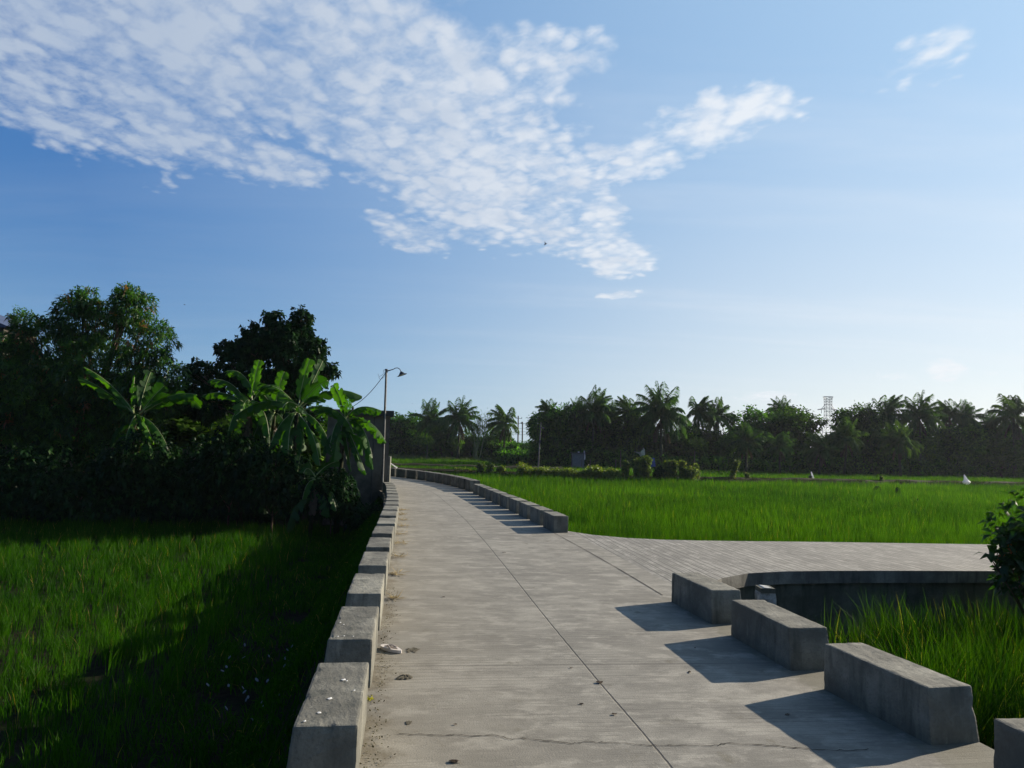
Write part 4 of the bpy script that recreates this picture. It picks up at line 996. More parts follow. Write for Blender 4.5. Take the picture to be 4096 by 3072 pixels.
# ------------------------------------------------------------------ lamp pole
def lamp_pole():
    b = D(1529, 1945, 23.75); top = D(1545.5, 1478, 23.75)
    t = thing('street_lamp', 'slim steel lamp pole with a curved arm and bell lamp beside the house', 'street lamp', (b.x, 23.75, GZ))
    H = top.z - GZ; lx = top.x - b.x
    mb = MB(); mb.tube([(-.06, 0, 0), (0, 0, b.z - GZ), (lx, 0, H)], [.045, .042, .036], 10); mb.box((lx, 0, H - .01), (.085, .085, .05)); mb.build('pole', M_STEEL, t, False)
    def q(x, y):   # crop pixels -> local metres (crop 1500..1700, scale 11.06)
        p = D(1500 + x / 11.06, 1400 + y / 11.06, 23.75); return (p.x - b.x, 0, p.z - GZ)
    ma = MB(); ma.tube([q(520, 930), q(600, 915), q(700, 885), q(820, 850), q(880, 810), q(960, 790), (q(1040, 805)), q(1095, 850), q(1130, 910), q(1145, 950)], [.022, .02, .016, .013, .013, .013, .013, .013, .013, .013], 7); ma.build('arm', M_BLACK, t, True)
    # bell shade, tilted
    c0 = Vector(q(1150, 960)); c1 = Vector(q(1200, 1110)); ax = (c1 - c0).normalized()
    ms = MB(); L = (c1 - c0).length
    ms.tube([c0 - ax * .02, c0 + ax * L * .05, c0 + ax * L * .5, c0 + ax * L * .75, c0 + ax * L * .95, c0 + ax * L * 1.0], [.012, .035, .085, .105, .165, .172], 20, False); sh = ms.build('lamp_shade', M_BLACK, t, True)
    ml = MB(); ml.tube([c0 + ax * L * .7, c0 + ax * L * .92, c0 + ax * L * 1.02], [.05, .09, .05], 14); ml.build('bulb', M_LENS, sh, True)
    mk = MB(); a, b2, c, e = q(500, 885), q(378, 890), q(378, 975), q(500, 985)
    mk.tube([a, b2, c, e], .008, 5); mk.build('bracket', M_BLACK, t)
    mc = MB(); mc.tube([q(470, 940), q(560, 985)], .02, 6); mc.tube([q(455, 1025), q(490, 1030)], .02, 6); mc.build('clamp', M_BLACK, t)
    # drooping service wire to the roof vent
    w0 = Vector((t.location.x, 23.75, GZ)) + Vector(q(450, 1040)); w1 = D(1402, 1632, 23.9); w2 = D(1380, 1632, 24.0)
    mw = MB(); pts = []
    for i in range(22):
        f = i / 21; p = w0.lerp(w1, f); p.z -= .14 * math.sin(math.pi * f); pts.append(p)
    pts += [D(1397, 1626, 23.95), D(1385, 1627, 24.0), D(1370, 1634, 24.05)]
    mw.tube(pts, .011, 5)
    # frayed ends
    for px in ([(560, 985), (380, 1040), (330, 1100), (250, 1150), (190, 1170)], [(125, 1050), (160, 1120), (190, 1250), (230, 1305)], [(430, 1130), (390, 1215), (320, 1235)], [(350, 1270), (320, 1280), (290, 1270)]):
        mw.tube([Vector((t.location.x, 23.75, GZ)) + Vector(q(*p)) for p in px], .005, 4)
    o = mw.build('service_wire', M_WIRE); tag(o, 'sagging frayed wire from the lamp pole down to the house roof', 'wire')
lamp_pole()

# ------------------------------------------------------------------ far tree line
FT = 'broad-leaved trees of the far tree line'
def far_tree_proto(seed, mat, wide=1.0, n=1100, tall=8.5):
    r = random.Random(seed); blobs = []
    for i in range(8):
        a = r.uniform(0, 6.28); rr = r.uniform(.2, 1) * 2.2 * wide; blobs.append((math.cos(a) * rr, math.sin(a) * rr, tall * r.uniform(.38, .82), r.uniform(1.2, 2.0) * wide, r.uniform(1.2, 2.0) * wide, r.uniform(1.0, 1.7)))
    blobs.insert(0, (0, 0, tall * .68, 2.0 * wide, 2.0 * wide, tall * .27))
    blobs.append((r.uniform(-.8, .8), 0, tall * .28, 2.3 * wide, 2.0 * wide, tall * .22))
    return make_tree('broadleaf_tree', 'x', 'tree', (0, -60, GZ), blobs, n, 8, .42, .26, mat, .22, seed, spread=.5, droop=.45, group=FT, shell=.45, fork=.25)
def crown_size(t):
    me = [c for c in t.children if c.name.startswith('crown')][0].data
    a = np.empty(len(me.vertices) * 3, np.float32); me.vertices.foreach_get('co', a); a = a.reshape(-1, 3)
    return np.percentile(a[:, 2], 99.3), np.percentile(np.hypot(a[:, 0], a[:, 1]), 93) * 2
protos = [far_tree_proto(301, L_FAR), far_tree_proto(302, L_FAR, 1.25), far_tree_proto(303, L_FAR, .9), far_tree_proto(304, L_FARL, 1.1, 900), far_tree_proto(305, L_FARL, .8, 600)]
PSIZE = [crown_size(p) for p in protos]
used = set()
def ftree(k, px, ytop, d, wpx, label, rot=None, z=GZ):
    """the copy is sized so its top and width land where the photo shows them"""
    p = D(px, ytop, d); hgt = (.95 if d > 60 else 1) * (p.z - z) / PSIZE[k][0]; wd = 1.15 * M(wpx, d) / PSIZE[k][1]
    rz = rot if rot is not None else random.uniform(0, 6.28)
    if k not in used:
        used.add(k); o = protos[k]; o.location = (p.x, d, z); o.rotation_euler = (0, 0, rz); o.scale = (wd, wd, hgt); o['label'] = label
    else:
        o = dup(protos[k], (p.x, d, z), rz, (wd, wd, hgt), label)
    return o
ft = [
 (0, 1655, 1650, 128, 190, 'dark round tree just right of the small house, in blue haze'),
 (2, 1590, 1662, 140, 90, 'thin-topped tree peeping out behind the house corner'),
 (3, 1770, 1700, 120, 130, 'light green tree between the papaya and the second far palm'),
 (2, 1700, 1735, 126, 130, 'dark low tree behind the papaya'),
 (4, 1812, 1745, 119, 80, 'pale shrubby tree left of the second far palm trunk'),
 (4, 1888, 1722, 124, 90, 'pale green tree behind the bamboo stems'),
 (3, 1970, 1712, 124, 110, 'bushy green tree left of the third far palm'),
 (2, 1930, 1740, 130, 120, 'dark tree deep behind the bamboo'),
 (1, 2085, 1762, 118, 130, 'low dark tree below the utility poles'),
 (2, 2035, 1738, 126, 70, 'low tree right of the third far palm'),
 (0, 2205, 1648, 102, 150, 'vine-hung dark tree at the left end of the big tree mass'),
 (1, 2250, 1607, 102, 150, 'dome-topped dark tree left of the first palms of the big mass'),
 (2, 2330, 1705, 101, 130, 'dark tree behind the grey shed'),
 (0, 2420, 1655, 101, 150, 'dark tree between two palms, above the yellowish thicket'),
 (1, 2500, 1690, 103, 150, 'dark tree under the palm left of the tallest palm'),
 (2, 2570, 1628, 100, 110, 'dark tree touching the left fronds of the tallest palm'),
 (0, 2700, 1720, 101, 160, 'dark tree below the right fronds of the tallest palm'),
 (1, 2760, 1690, 104, 120, 'dark tree between the tallest palm and its right neighbour'),
 (2, 2850, 1700, 103, 120, 'dark tree behind the two palms right of the tallest one'),
 (3, 2995, 1628, 106, 220, 'wide feathery pale tree with sunlit top'),
 (4, 2900, 1725, 100, 90, 'pale low tree with large leaves in front of the tree wall'),
 (4, 2780, 1735, 99, 110, 'pale low tree right of the blue tarpaulin'),
 (1, 3172, 1617, 105, 215, 'broad dome-shaped tree just left of the transmission tower'),
 (4, 3322, 1712, 103, 110, 'yellowish-green tree below the transmission tower'),
 (0, 3432, 1614, 105, 150, 'dark tree just right of the transmission tower'),
 (2, 3510, 1690, 104, 120, 'tree between the tower tree and the windblown palms'),
 (1, 3620, 1690, 108, 200, 'dark tree mass under the two windblown palms'),
 (3, 3720, 1690, 110, 150, 'lighter tree between the windblown palms and the twin palms'),
 (0, 3810, 1690, 110, 180, 'dark tree under the twin palms'),
 (1, 3930, 1685, 112, 200, 'dark tree behind the white field bag'),
 (0, 4060, 1690, 112, 170, 'dark tree at the right edge of the picture'),
 (2, 3060, 1720, 104, 170, 'dark tree under the wide feathery tree'),
 (2, 2620, 1730, 102, 150, 'dark tree behind the tallest palm trunk'),
 (3, 4000, 1745, 108, 150, 'yellowish thin tree near the right edge'),
 (1, 4190, 1680, 114, 220, 'tree just outside the right edge of the picture'),
 (0, 1500, 1690, 135, 200, 'tree hidden behind the small house'),
]
for i, (k, px, yt, d, w, lab) in enumerate(ft): ftree(k, px, yt, d, w, lab, rot=i * 1.9)
# undergrowth of the tree line: reads as one mass
for i, (k, px, yt, d, w, lab) in enumerate([(0, 60, 1560, 33, 800, 'dark tree in the shade directly behind the mango tree trunk'), (2, 700, 1560, 31, 620, 'dark tree filling the gap between the mango and the broad-leaved tree'),
                      (1, 1000, 1600, 34, 700, 'dark tree low behind the broad-leaved tree'), (0, 380, 1500, 35, 700, 'dark tree behind the right half of the mango tree'), (2, 1230, 1640, 31, 420, 'dark tree left of the small house, behind the banana plants')]):
    ftree(k, px, yt, d, w, lab, rot=i * 2.3)
def undergrowth(name, line, depth, h, n, seed, label, mat, L=.5):
    rng = np.random.default_rng(seed); P = resample(line, 300); idx = rng.integers(0, 300, n)
    c = P[idx] + rng.normal(0, .5, (n, 2)); c[:, 1] += rng.uniform(0, depth, n)
    hh = h * (.65 + .6 * vnoise(c, .25, seed)); z = GZ + hh * rng.uniform(0, 1, n) ** .8
    per = 7; PP = np.repeat(np.column_stack([c, z]), per, 0) + rng.normal(0, .28, (n * per, 3)); dd = rng.normal(0, 1, PP.shape)
    tone = np.clip(np.repeat(rng.uniform(0, 1, n) ** 1.5, per), 0, .92)
    v, T, _, r = leaves(PP, dd, L * rng.uniform(.6, 1.2, len(PP)), L * .6 * rng.uniform(.7, 1.2, len(PP)), .4 * rng.uniform(.4, 1.3, len(PP))[:, None], rng, tone)
    o = link(name, np_mesh(name, v, T, None, r), mat); tag(o, label, 'undergrowth', None, 'stuff')
undergrowth('undergrowth', [(-1, 112), (2, 106), (6, 99), (12, 96), (26, 96), (45, 101), (75, 108), (105, 112)], 8, 2.6, 12000, 5, 'dark tangled undergrowth filling the foot of the far tree line', L_FAR, .5)
undergrowth('undergrowth', [(-45, 128), (-20, 126), (-8, 124), (0, 120)], 6, 2.8, 4500, 6, 'undergrowth below the far trees left of the palms', L_FAR, .5)

# palms
def frond(parts, origin, az, el, L, droop, rng, wl=.75, n=26, lw=.05, wind=0.0):
    o = np.array(origin, float); d = np.array([math.sin(az) * math.cos(el), math.cos(az) * math.cos(el), math.sin(el)]); pts = [o]; ds = [d]
    for i in range(n):
        dn = ds[-1] + np.array([wind / n, 0, -droop / n * (.5 + 1.4 * i / n)]); dn /= np.linalg.norm(dn); ds.append(dn); pts.append(pts[-1] + dn * L / n)
    pts = np.array(pts); ds = np.array(ds); P = []; DD = []; LL = []
    for i in range(3, n + 1):
        s = np.cross(ds[i], [0, 0, 1.0]); s /= max(1e-3, np.linalg.norm(s)); f = i / n; ll = wl * (math.sin(math.pi * min(1, f * .92 + .05)) ** .6)
        for sg in (1, -1):
            for k in range(2):
                P.append(pts[i] + ds[i] * (k * L / n * .5)); DD.append(s * sg * .85 + ds[i] * .65 + np.array([wind * .3, 0, -.35 - .4 * rng.uniform()])); LL.append(ll * rng.uniform(.85, 1.1))
    P = np.array(P); DD = np.array(DD); LL = np.array(LL); tone = np.clip(rng.uniform(0, 1) * .7 + rng.uniform(0, .2, len(P)), 0, .92)
    v, T, _, r = leaves(P, DD, LL, np.full(len(P), lw), np.full((len(P), 1), .35), rng, tone, bend=.1)
    parts.append((v, T, None, r))
    # rachis as a thin blade
    S = np.cross(ds, [0, 0, 1.0]); S /= np.maximum(1e-3, np.linalg.norm(S, axis=1))[:, None]; w = np.linspace(.05, .012, n + 1)[:, None]
    V = np.concatenate([pts + S * w, pts - S * w]); i = np.arange(n); Q = np.column_stack([i, i + 1, n + 1 + i + 1, n + 1 + i]); parts.append((V, None, Q, np.full(len(V), .85)))
def palm_proto(seed, H=9.0, L=3.2, n=30, wind=.5, lw=.13):
    rng = np.random.default_rng(seed); t = thing('coconut_palm', 'x', 'palm tree', (0, -60, GZ), 0, 'coconut palms of the far tree line')
    mb = MB(); bx = rng.uniform(-.6, .6); mb.tube([(0, 0, 0), (bx * .4, 0, H * .3), (bx * .9, 0, H * .7), (bx, 0, H)], [.24, .17, .14, .12], 8); mb.build('trunk', M_PALMB, t, True)
    parts = []
    for i in range(n):
        f = i / n; el = math.radians(84 - 96 * f ** 1.25 + rng.uniform(-9, 9)); az = i * 2.399 + rng.uniform(-.45, .45)
        frond(parts, (bx, 0, H), az, el, L * rng.uniform(.85, 1.1), .55 + 1.6 * f, rng, 1.0, 24, lw, wind)
    v, T, Q, r = merge(parts); link('crown', np_mesh('crown', v, T, Q, r), L_PALM, t)
    parts = []
    for i in range(4): frond(parts, (bx, 0, H - .2), rng.uniform(0, 6.28), math.radians(-50), L * .75, 1.4, rng, .5, 14, lw, 0)
    v, T, Q, r = merge(parts); link('dead_frond', np_mesh('dead_frond', v, T, Q, r), L_DEAD, t)
    return t
PP = [palm_proto(401), palm_proto(402, wind=.9, n=26), palm_proto(403, wind=.2, n=32)]
pused = set()
def palm(k, px, yc, d, rpx, label, rot=0.0, z=GZ):
    """yc = height of the crown centre in the photo, rpx = frond reach"""
    d = d + (1 if 2200 < px else 0); p = D(px, yc, d); s = 1.2 * M(rpx, d) / 2.9; h = (p.z - z) / 9.0
    if k not in pused: pused.add(k); o = PP[k]; o.location = (p.x, d, z); o.rotation_euler = (0, 0, rot); o.scale = (s, s, h); o['label'] = label
    else: o = dup(PP[k], (p.x, d, z), rot, (s, s, h), label)
    # keep the crown round: crown objects are scaled back in height
    for ch in o.children:
        if not ch.name.startswith('trunk'):
            ch.scale = (1, 1, s / h); ch.location = (0, 0, 9.0 * (1 - s / h))
    return o
pl = [
 (2, 1735, 1690, 122, 68, 'coconut palm with a dense drooping crown, leftmost in the distance'),
 (0, 1836, 1683, 118, 72, 'coconut palm with a wide star-shaped crown beside the bamboo'),
 (1, 2015, 1697, 118, 66, 'coconut palm with drooping brown skirt, left of the utility poles'),
 (1, 2190, 1655, 103, 50, 'ragged coconut palm at the left end of the big tree mass'),
 (2, 2320, 1665, 100, 55, 'coconut palm right of the dome-topped dark tree'),
 (0, 2368, 1650, 98, 78, 'tall coconut palm above the grey shed'),
 (2, 2450, 1672, 102, 50, 'short palm crown between two taller palms'),
 (1, 2510, 1655, 100, 62, 'coconut palm left of the tallest palm'),
 (0, 2648, 1665, 96, 100, 'tallest coconut palm of the far tree line'),
 (1, 2800, 1655, 103, 62, 'coconut palm first to the right of the tallest one'),
 (2, 2880, 1670, 104, 58, 'coconut palm second to the right of the tallest one'),
 (0, 3130, 1650, 125, 50, 'small palm crown peeping over the broad dome-shaped tree'),
 (1, 3275, 1800, 92, 62, 'low palm below the transmission tower, fronds near the ground'),
 (2, 2985, 1775, 92, 60, 'low palm in front of the wide feathery tree'),
 (1, 3555, 1665, 104, 75, 'windblown coconut palm, left of a pair'),
 (0, 3675, 1670, 104, 78, 'windblown coconut palm, right of a pair'),
 (2, 3480, 1720, 103, 60, 'palm half hidden left of the windblown pair'),
 (1, 3790, 1665, 108, 58, 'twin palm with upright fronds, left one'),
 (2, 3865, 1680, 108, 58, 'twin palm with upright fronds, right one'),
 (0, 3945, 1705, 110, 48, 'short palm right of the twin palms'),
 (1, 4055, 1672, 106, 85, 'coconut palm at the right edge with a long arching frond'),
 (2, 3375, 1760, 94, 66, 'palm in the middle of the wall below the tower tree'),
 (0, 3600, 1770, 95, 66, 'low palm below the windblown pair'),
 (1, 3120, 1790, 92, 55, 'low palm at the foot of the broad dome-shaped tree'),
 (2, 4150, 1760, 108, 60, 'palm beyond the right edge of the picture'),
]
for i, (k, px, yc, d, rp, lab) in enumerate(pl): palm(k, px, yc, d, rp, lab, rot=i * 1.3)
# papaya
def papaya():
    d = 112; b = D(1706, 1830, d); t = thing('papaya_tree', 'slender papaya tree with a small umbrella crown among the far grass', 'tree', (b.x, d, GZ)); H = D(1706, 1762, d).z - GZ
    mb = MB(); mb.tube([(0, 0, 0), (.05, 0, H * .5), (0, 0, H)], [.16, .13, .1], 8); mb.build('trunk', M_PALMB, t)
    rng = np.random.default_rng(9); n = 26; az = rng.uniform(0, 6.28, n); el = rng.uniform(-.3, .9, n)
    dd = np.column_stack([np.cos(az) * np.cos(el), np.sin(az) * np.cos(el), np.sin(el)]); parts = []
    P = np.array([0, 0, H]) + dd * .7; parts.append(leaves(P - dd * .7, dd, np.full(n, .8), np.full(n, .06), np.zeros((n, 1)), rng))
    for k in range(5): parts.append(leaves(P, dd + rng.normal(0, .8, P.shape), np.full(n, .65), np.full(n, .28), np.full((n, 1), .5), rng))
    v, T, Q, r = merge(parts); link('crown', np_mesh('crown', v, T, Q, r), L_FARL, t)
papaya()
def bamboo():
    d = 116; base = D(1905, 1825, d); t = thing('bamboo_clump', 'tall thin bamboo stems fanning up to two feathery plumes', 'bamboo', (base.x, d, GZ)); rng = np.random.default_rng(12); parts = []
    tips = [(1912, 1650), (1922, 1660), (1932, 1672), (1955, 1650), (1962, 1655), (1945, 1672), (1900, 1690), (1885, 1700), (1915, 1680)]
    for i, (x, y) in enumerate(tips):
        p = D(x, y, d) - Vector((base.x, d, GZ)); b = Vector((rng.uniform(-.5, .5), rng.uniform(-.5, .5), 0)); mb = MB(); m = b.lerp(p, .5) + Vector((0, rng.uniform(-.3, .3), 0))
        mb.tube([b, m, p], [.055, .045, .02], 6); mb.build('stem', M_BAMB, t)
        n = 110; f = rng.uniform(.62, 1.0, n); P = np.array(m)[None] * (1 - (f - .5) * 2)[:, None] + np.array(p)[None] * ((f - .5) * 2)[:, None] + rng.normal(0, .42, (n, 3)) * (f[:, None] ** 2)
        parts.append(leaves(P, rng.normal(0, 1, (n, 3)) + np.array([0, 0, -.3]), np.full(n, .5), np.full(n, .09), np.full((n, 1), .3), rng))
    v, T, Q, r = merge(parts); link('foliage', np_mesh('foliage', v, T, Q, r), L_FARL, t)
bamboo()

# ------------------------------------------------------------------ hedge, vine posts and small field plants
HG = 'vine-covered posts and shrubs along the field bank'
def field_shrub(name, label, px, ytop, ybase, wpx, d, seed, mat=L_VINE, n=260, cat='shrub', lean=0, trunk=True, group=HG):
    b = D(px, ybase, d); h = D(px, ytop, d).z - (GZ + .25); w = M(wpx, d) / 2; loc = (b.x, d, GZ + .2)
    rng = np.random.default_rng(seed); blobs = []
    nb = max(2, int(h / max(.25, w) ) + 1)
    for i in range(nb):
        f = (i + .5) / nb; blobs.append((lean * f + rng.uniform(-.15, .15) * w, 0, h * (.1 + .85 * f), w * rng.uniform(.7, 1.05), w * .8, h / nb * .75))
    return make_tree(name, label, cat, loc, blobs, n, 7, .16, .10, mat, .035, seed, spread=.12, droop=.45, group=group, shell=.3, fork=.3)
def hedge(label, x0, x1, d0, d1, ytops, seed):
    """a low hedge from photo x0 to x1"""
    t = thing('vine_hedge', label, 'hedge', (0, 0, 0), 0, 'low vine hedges on the field bank'); rng = np.random.default_rng(seed); n = int((x1 - x0) * 5.2)
    f = rng.uniform(0, 1, n); px = x0 + (x1 - x0) * f; d = d0 + (d1 - d0) * f; yt = np.interp(f, np.linspace(0, 1, len(ytops)), ytops)
    P = []
    for i in range(n):
        tp = D(px[i], yt[i], d[i]); hgt = tp.z - GZ; P.append((tp.x + rng.normal(0, .1), d[i] + rng.normal(0, .35), GZ + hgt * rng.uniform(.05, 1.0) ** .7))
    P = np.array(P); per = 7; PP_ = np.repeat(P, per, 0) + rng.normal(0, .09, (n * per, 3)); dd = rng.normal(0, 1, PP_.shape); dd[:, 2] += .2
    tone = np.clip(np.repeat((P[:, 2] - GZ) * .35 + rng.uniform(0, .4, n), per), 0, .92); tone[rng.uniform(0, 1, len(tone)) < .03] = .99
    v, T, _, r = leaves(PP_, dd, .17 * rng.uniform(.6, 1.2, len(PP_)), .12 * rng.uniform(.7, 1.2, len(PP_)), .4 * rng.uniform(.4, 1.3, len(PP_))[:, None], rng, tone)
    link('foliage', np_mesh('foliage', v, T, None, r), L_VINE, t)
    mb = MB()
    for i in range(6):
        f = (i + .5) / 6; p = D(x0 + (x1 - x0) * f, 1900, d0 + (d1 - d0) * f); mb.tube([(p.x, p.y, GZ), (p.x + .1, p.y, GZ + .5), (p.x - .1, p.y, GZ + .75)], [.03, .025, .01], 5)
    mb.build('woody_stems', M_BARK, t)
hedge('low vine hedge starting at the dark clump left of the field pole', 2078, 2315, 60, 60, [1852, 1868, 1878, 1872, 1880, 1878, 1880, 1876, 1892], 51)
hedge('low vine hedge right of the field pole, ending at the first ivy post', 2318, 2492, 60, 60, [1893, 1882, 1870, 1868, 1880, 1878, 1884, 1896], 52)
fs = [
 ('vine_post', 'narrow dark ivy-covered post at the right end of the low hedges', 2503, 1842, 1905, 26, 60, 300, L_VINE, 0),
 ('vine_post', 'dark upright vine post touching the yellowish bushy one', 2550, 1832, 1905, 26, 60, 300, L_VINE, 0),
 ('shrub', 'bushy yellowish-green shrub, tallest on the field bank', 2580, 1826, 1905, 50, 60.5, 520, L_VINE, 0),
 ('shrub', 'round very dark low bush between the vine posts', 2632, 1872, 1905, 50, 60, 320, L_DARK, 0),
 ('shrub', 'green-topped shrub right of the round dark bush', 2668, 1840, 1905, 40, 60.5, 380, L_VINE, 0),
 ('vine_post', 'thin-stemmed leafy post with a gap beneath its head', 2697, 1836, 1900, 26, 60.5, 240, L_VINE, 0),
 ('vine_post', 'yellowish vine post beside the last bush of the bank', 2728, 1838, 1905, 26, 61, 260, L_VINE, 0),
 ('shrub', 'low spreading bush at the right end of the bank shrubs', 2758, 1872, 1908, 70, 61, 380, L_VINE, 0),
 ('shrub', 'small yellow-green sapling right of the bank shrubs', 2785, 1850, 1905, 22, 62, 130, L_VINE, 0),
 ('vine_post', 'leaning leafy post standing alone on the field bank', 2925, 1838, 1910, 22, 64, 220, L_VINE, .5),
 ('shrub', 'tiny yellowish bush right of the leaning leafy post', 2990, 1892, 1912, 18, 65, 90, L_VINE, 0),
 ('shrub', 'dark bushy plant at the left end of the field bank', 1838, 1872, 1893, 42, 63, 260, L_VINE, 0),
 ('shrub', 'small feathery plant right of the dark bushy plant', 1872, 1876, 1893, 24, 63, 110, L_VINE, 0),
 ('sapling', 'forked yellow-green sapling, left of a pair on the bank', 1917, 1848, 1892, 28, 62, 130, L_VINE, .2),
 ('sapling', 'forked yellow-green sapling, right of a pair on the bank', 1950, 1853, 1894, 28, 62, 130, L_VINE, .3),
 ('sapling', 'flat-topped sapling halfway to the field hedge', 2004, 1862, 1894, 36, 62, 150, L_VINE, 0),
 ('shrub', 'tiny dark weed tuft standing in the near rice at right', 3592, 1952, 1965, 10, 52, 40, L_DARK, 0),
 ('shrub', 'low dark weed patch in the near rice at right', 3510, 1948, 1958, 26, 54, 60, L_DARK, 0),
 ('shrub', 'thin brown weed on the bank between the two white bags', 3527, 1903, 1930, 10, 70, 60, L_VINE, 0),
]
for i, (nm, lab, px, yt, yb, w, d, n, mat, ln) in enumerate(fs): field_shrub(nm, lab, px, yt, yb, w, d, 500 + i, mat, n, cat='sapling' if nm == 'sapling' else ('vine post' if nm == 'vine_post' else 'shrub'), lean=ln)
# small banana suckers in front of the tree line
def sucker(px, y0, y1, d, label, seed, n=5):
    b = D(px, y1, d); t = thing('banana_plant', label, 'banana plant', (b.x, d, GZ), 0, 'small banana plants before the far trees'); h = D(px, y0, d).z - GZ
    mb = MB(); mb.tube([(0, 0, 0), (0, 0, h * .5)], [.09, .06], 6); mb.build('stem', M_PSEUDO, t); rr = random.Random(seed)
    for i in range(n):
        V, Q, R, pts = banana_leaf(None, (0, 0, h * .45), rr.uniform(0, 6.28), math.radians(rr.uniform(45, 75)), h * .62, .34, .8, seed * 9 + i)
        link('leaf', np_mesh('leaf', V, None, Q, R), L_FARL, t)
sucker(2204, 1830, 1853, 92, 'small pale banana plant right of the field pole', 61)
sucker(2172, 1838, 1853, 93, 'tiny banana sprout just right of the field pole', 62)
sucker(3160, 1825, 1880, 95, 'small banana plant before the broad dome-shaped tree', 63)
sucker(2875, 1825, 1872, 92, 'small pale banana plant before the pale low tree', 64)

# ------------------------------------------------------------------ poles, wires, tower
def field_pole():
    d = 64; b = D(2152, 1880, d); tp = D(2164, 1690, d); t = thing('field_pole', 'thin pole with a small lamp standing in the field behind the hedge', 'pole', (b.x, d, GZ)); v = tp - Vector((b.x, d, GZ))
    mb = MB(); mb.tube([(0, 0, 0), tuple(v * .5 + Vector((-.03, 0, 0))), tuple(v)], [.065, .06, .035], 8); mb.build('pole_shaft', M_STEEL, t)
    mc = MB(); p = D(2161, 1766, d) - Vector((b.x, d, GZ)); mc.box(tuple(p), (.17, .17, .28)); mc.build('junction_box', M_BLACK, t)
    ml = MB(); a = D(2167, 1707, d) - Vector((b.x, d, GZ)); e = D(2175, 1715, d) - Vector((b.x, d, GZ)); ml.tube([a, (a + e) / 2, e], [.02, .05, .09], 8); ml.build('lamp_head', M_STEEL, t)
field_pole()
def utility(px, y0, d, label, arms):
    b = D(px, 1800, d); tp = D(px + 1, y0, d); t = thing('utility_pole', label, 'utility pole', (b.x, d, GZ), 0, 'utility poles beyond the far trees'); v = tp - Vector((b.x, d, GZ))
    mb = MB(); mb.tube([(0, 0, 0), tuple(v)], [.2, .15], 8); mb.build('pole_shaft', M_WOOD, t)
    for z in arms:
        ma = MB(); ma.box((v.x + .3, 0, v.z - z), (1.5, .1, .1)); a = ma.build('crossarm', M_WOOD, t)
        for k in (-.4, .95):
            mi = MB(); mi.tube([(v.x + k, 0, v.z - z), (v.x + k, 0, v.z - z + .25), (v.x + k, 0, v.z - z + .35)], [.06, .09, .04], 8); mi.build('insulator', M_BLACK, a)
utility(2072, 1663, 190, 'taller utility pole with crossarms, left of a pair', (.7, 2.0))
utility(2089, 1687, 185, 'shorter dark utility pole, right of a pair', (.5,))
def wires(label, x0, x1, ys, d, sag=.5):
    mb = MB()
    for (ya, yb) in ys:
        a = D(x0, ya, d); b = D(x1, yb, d); pts = []
        for i in range(13):
            f = i / 12; p = a.lerp(b, f); p.z -= sag * 4 * f * (1 - f); pts.append(p)
        mb.tube(pts, .028, 4)
    o = mb.build('power_line', M_WIRE); tag(o, label, 'power line')
wires('thin power lines crossing the sky gap by the utility poles', 1740, 2230, [(1688, 1706), (1702, 1720), (1712, 1732)], 188, 1.0)
wires('thin power lines above the palms at the right edge', 3650, 4300, [(1668, 1640), (1677, 1652)], 310, 2.0)
def tower():
    d = 320; t0 = D(3312, 1587, d); b = (t0.x, d, GZ); t = thing('transmission_tower', 'steel lattice transmission tower rising behind the far trees', 'transmission tower', b); H = t0.z - GZ
    def m(px): return M(px, d)
    def y2z(y): return D(3312, y, d).z - GZ
    mb = MB(); W0 = m(11); lv = [y2z(y) for y in (1587, 1597, 1607, 1618, 1632, 1646, 1662, 1680, 1700, 1730)] + [0]
    wd = [m(14), m(11.5), m(11), m(11), m(11), m(11), m(11.5), m(12.5), m(14), m(17), m(24)]
    cor = [(-1, -1), (1, -1), (1, 1), (-1, 1)]
    for i in range(len(lv) - 1):
        for k in range(4):
            a, c = cor[k], cor[(k + 1) % 4]
            P = lambda q, j: (q[0] * wd[j], q[1] * wd[j], lv[j])
            mb.tube([P(a, i), P(a, i + 1)], .09, 4); mb.tube([P(a, i), P(c, i + 1)], .045, 4); mb.tube([P(c, i), P(a, i + 1)], .045, 4); mb.tube([P(a, i), P(c, i)], .05, 4)
    mb.build('lattice_body', M_TOWER, t)
    ma = MB(); z = y2z(1587); ma.tube([(-m(17), 0, z), (m(17), 0, z)], .16, 4); ma.tube([(-m(17), 0, z), (-m(11), 0, y2z(1597))], .1, 4); ma.tube([(m(17), 0, z), (m(11), 0, y2z(1597))], .1, 4); ma.build('top_crossarm', M_TOWER, t)
    for s in (-1, 1):
        mc = MB(); e = (s * m(27), 0, y2z(1637))
        for yy in (1618, 1633, 1638): mc.tube([(s * m(11), 0, y2z(yy)), e], .11, 4)
        mc.tube([e, (s * m(42), 0, y2z(1640))], .2, 4); c = mc.build('crossarm', M_TOWER, t)
        mi = MB(); mi.tube([e, (e[0], 0, y2z(1654))], .13, 5); mi.build('insulator_string', M_TOWER, c)
tower()
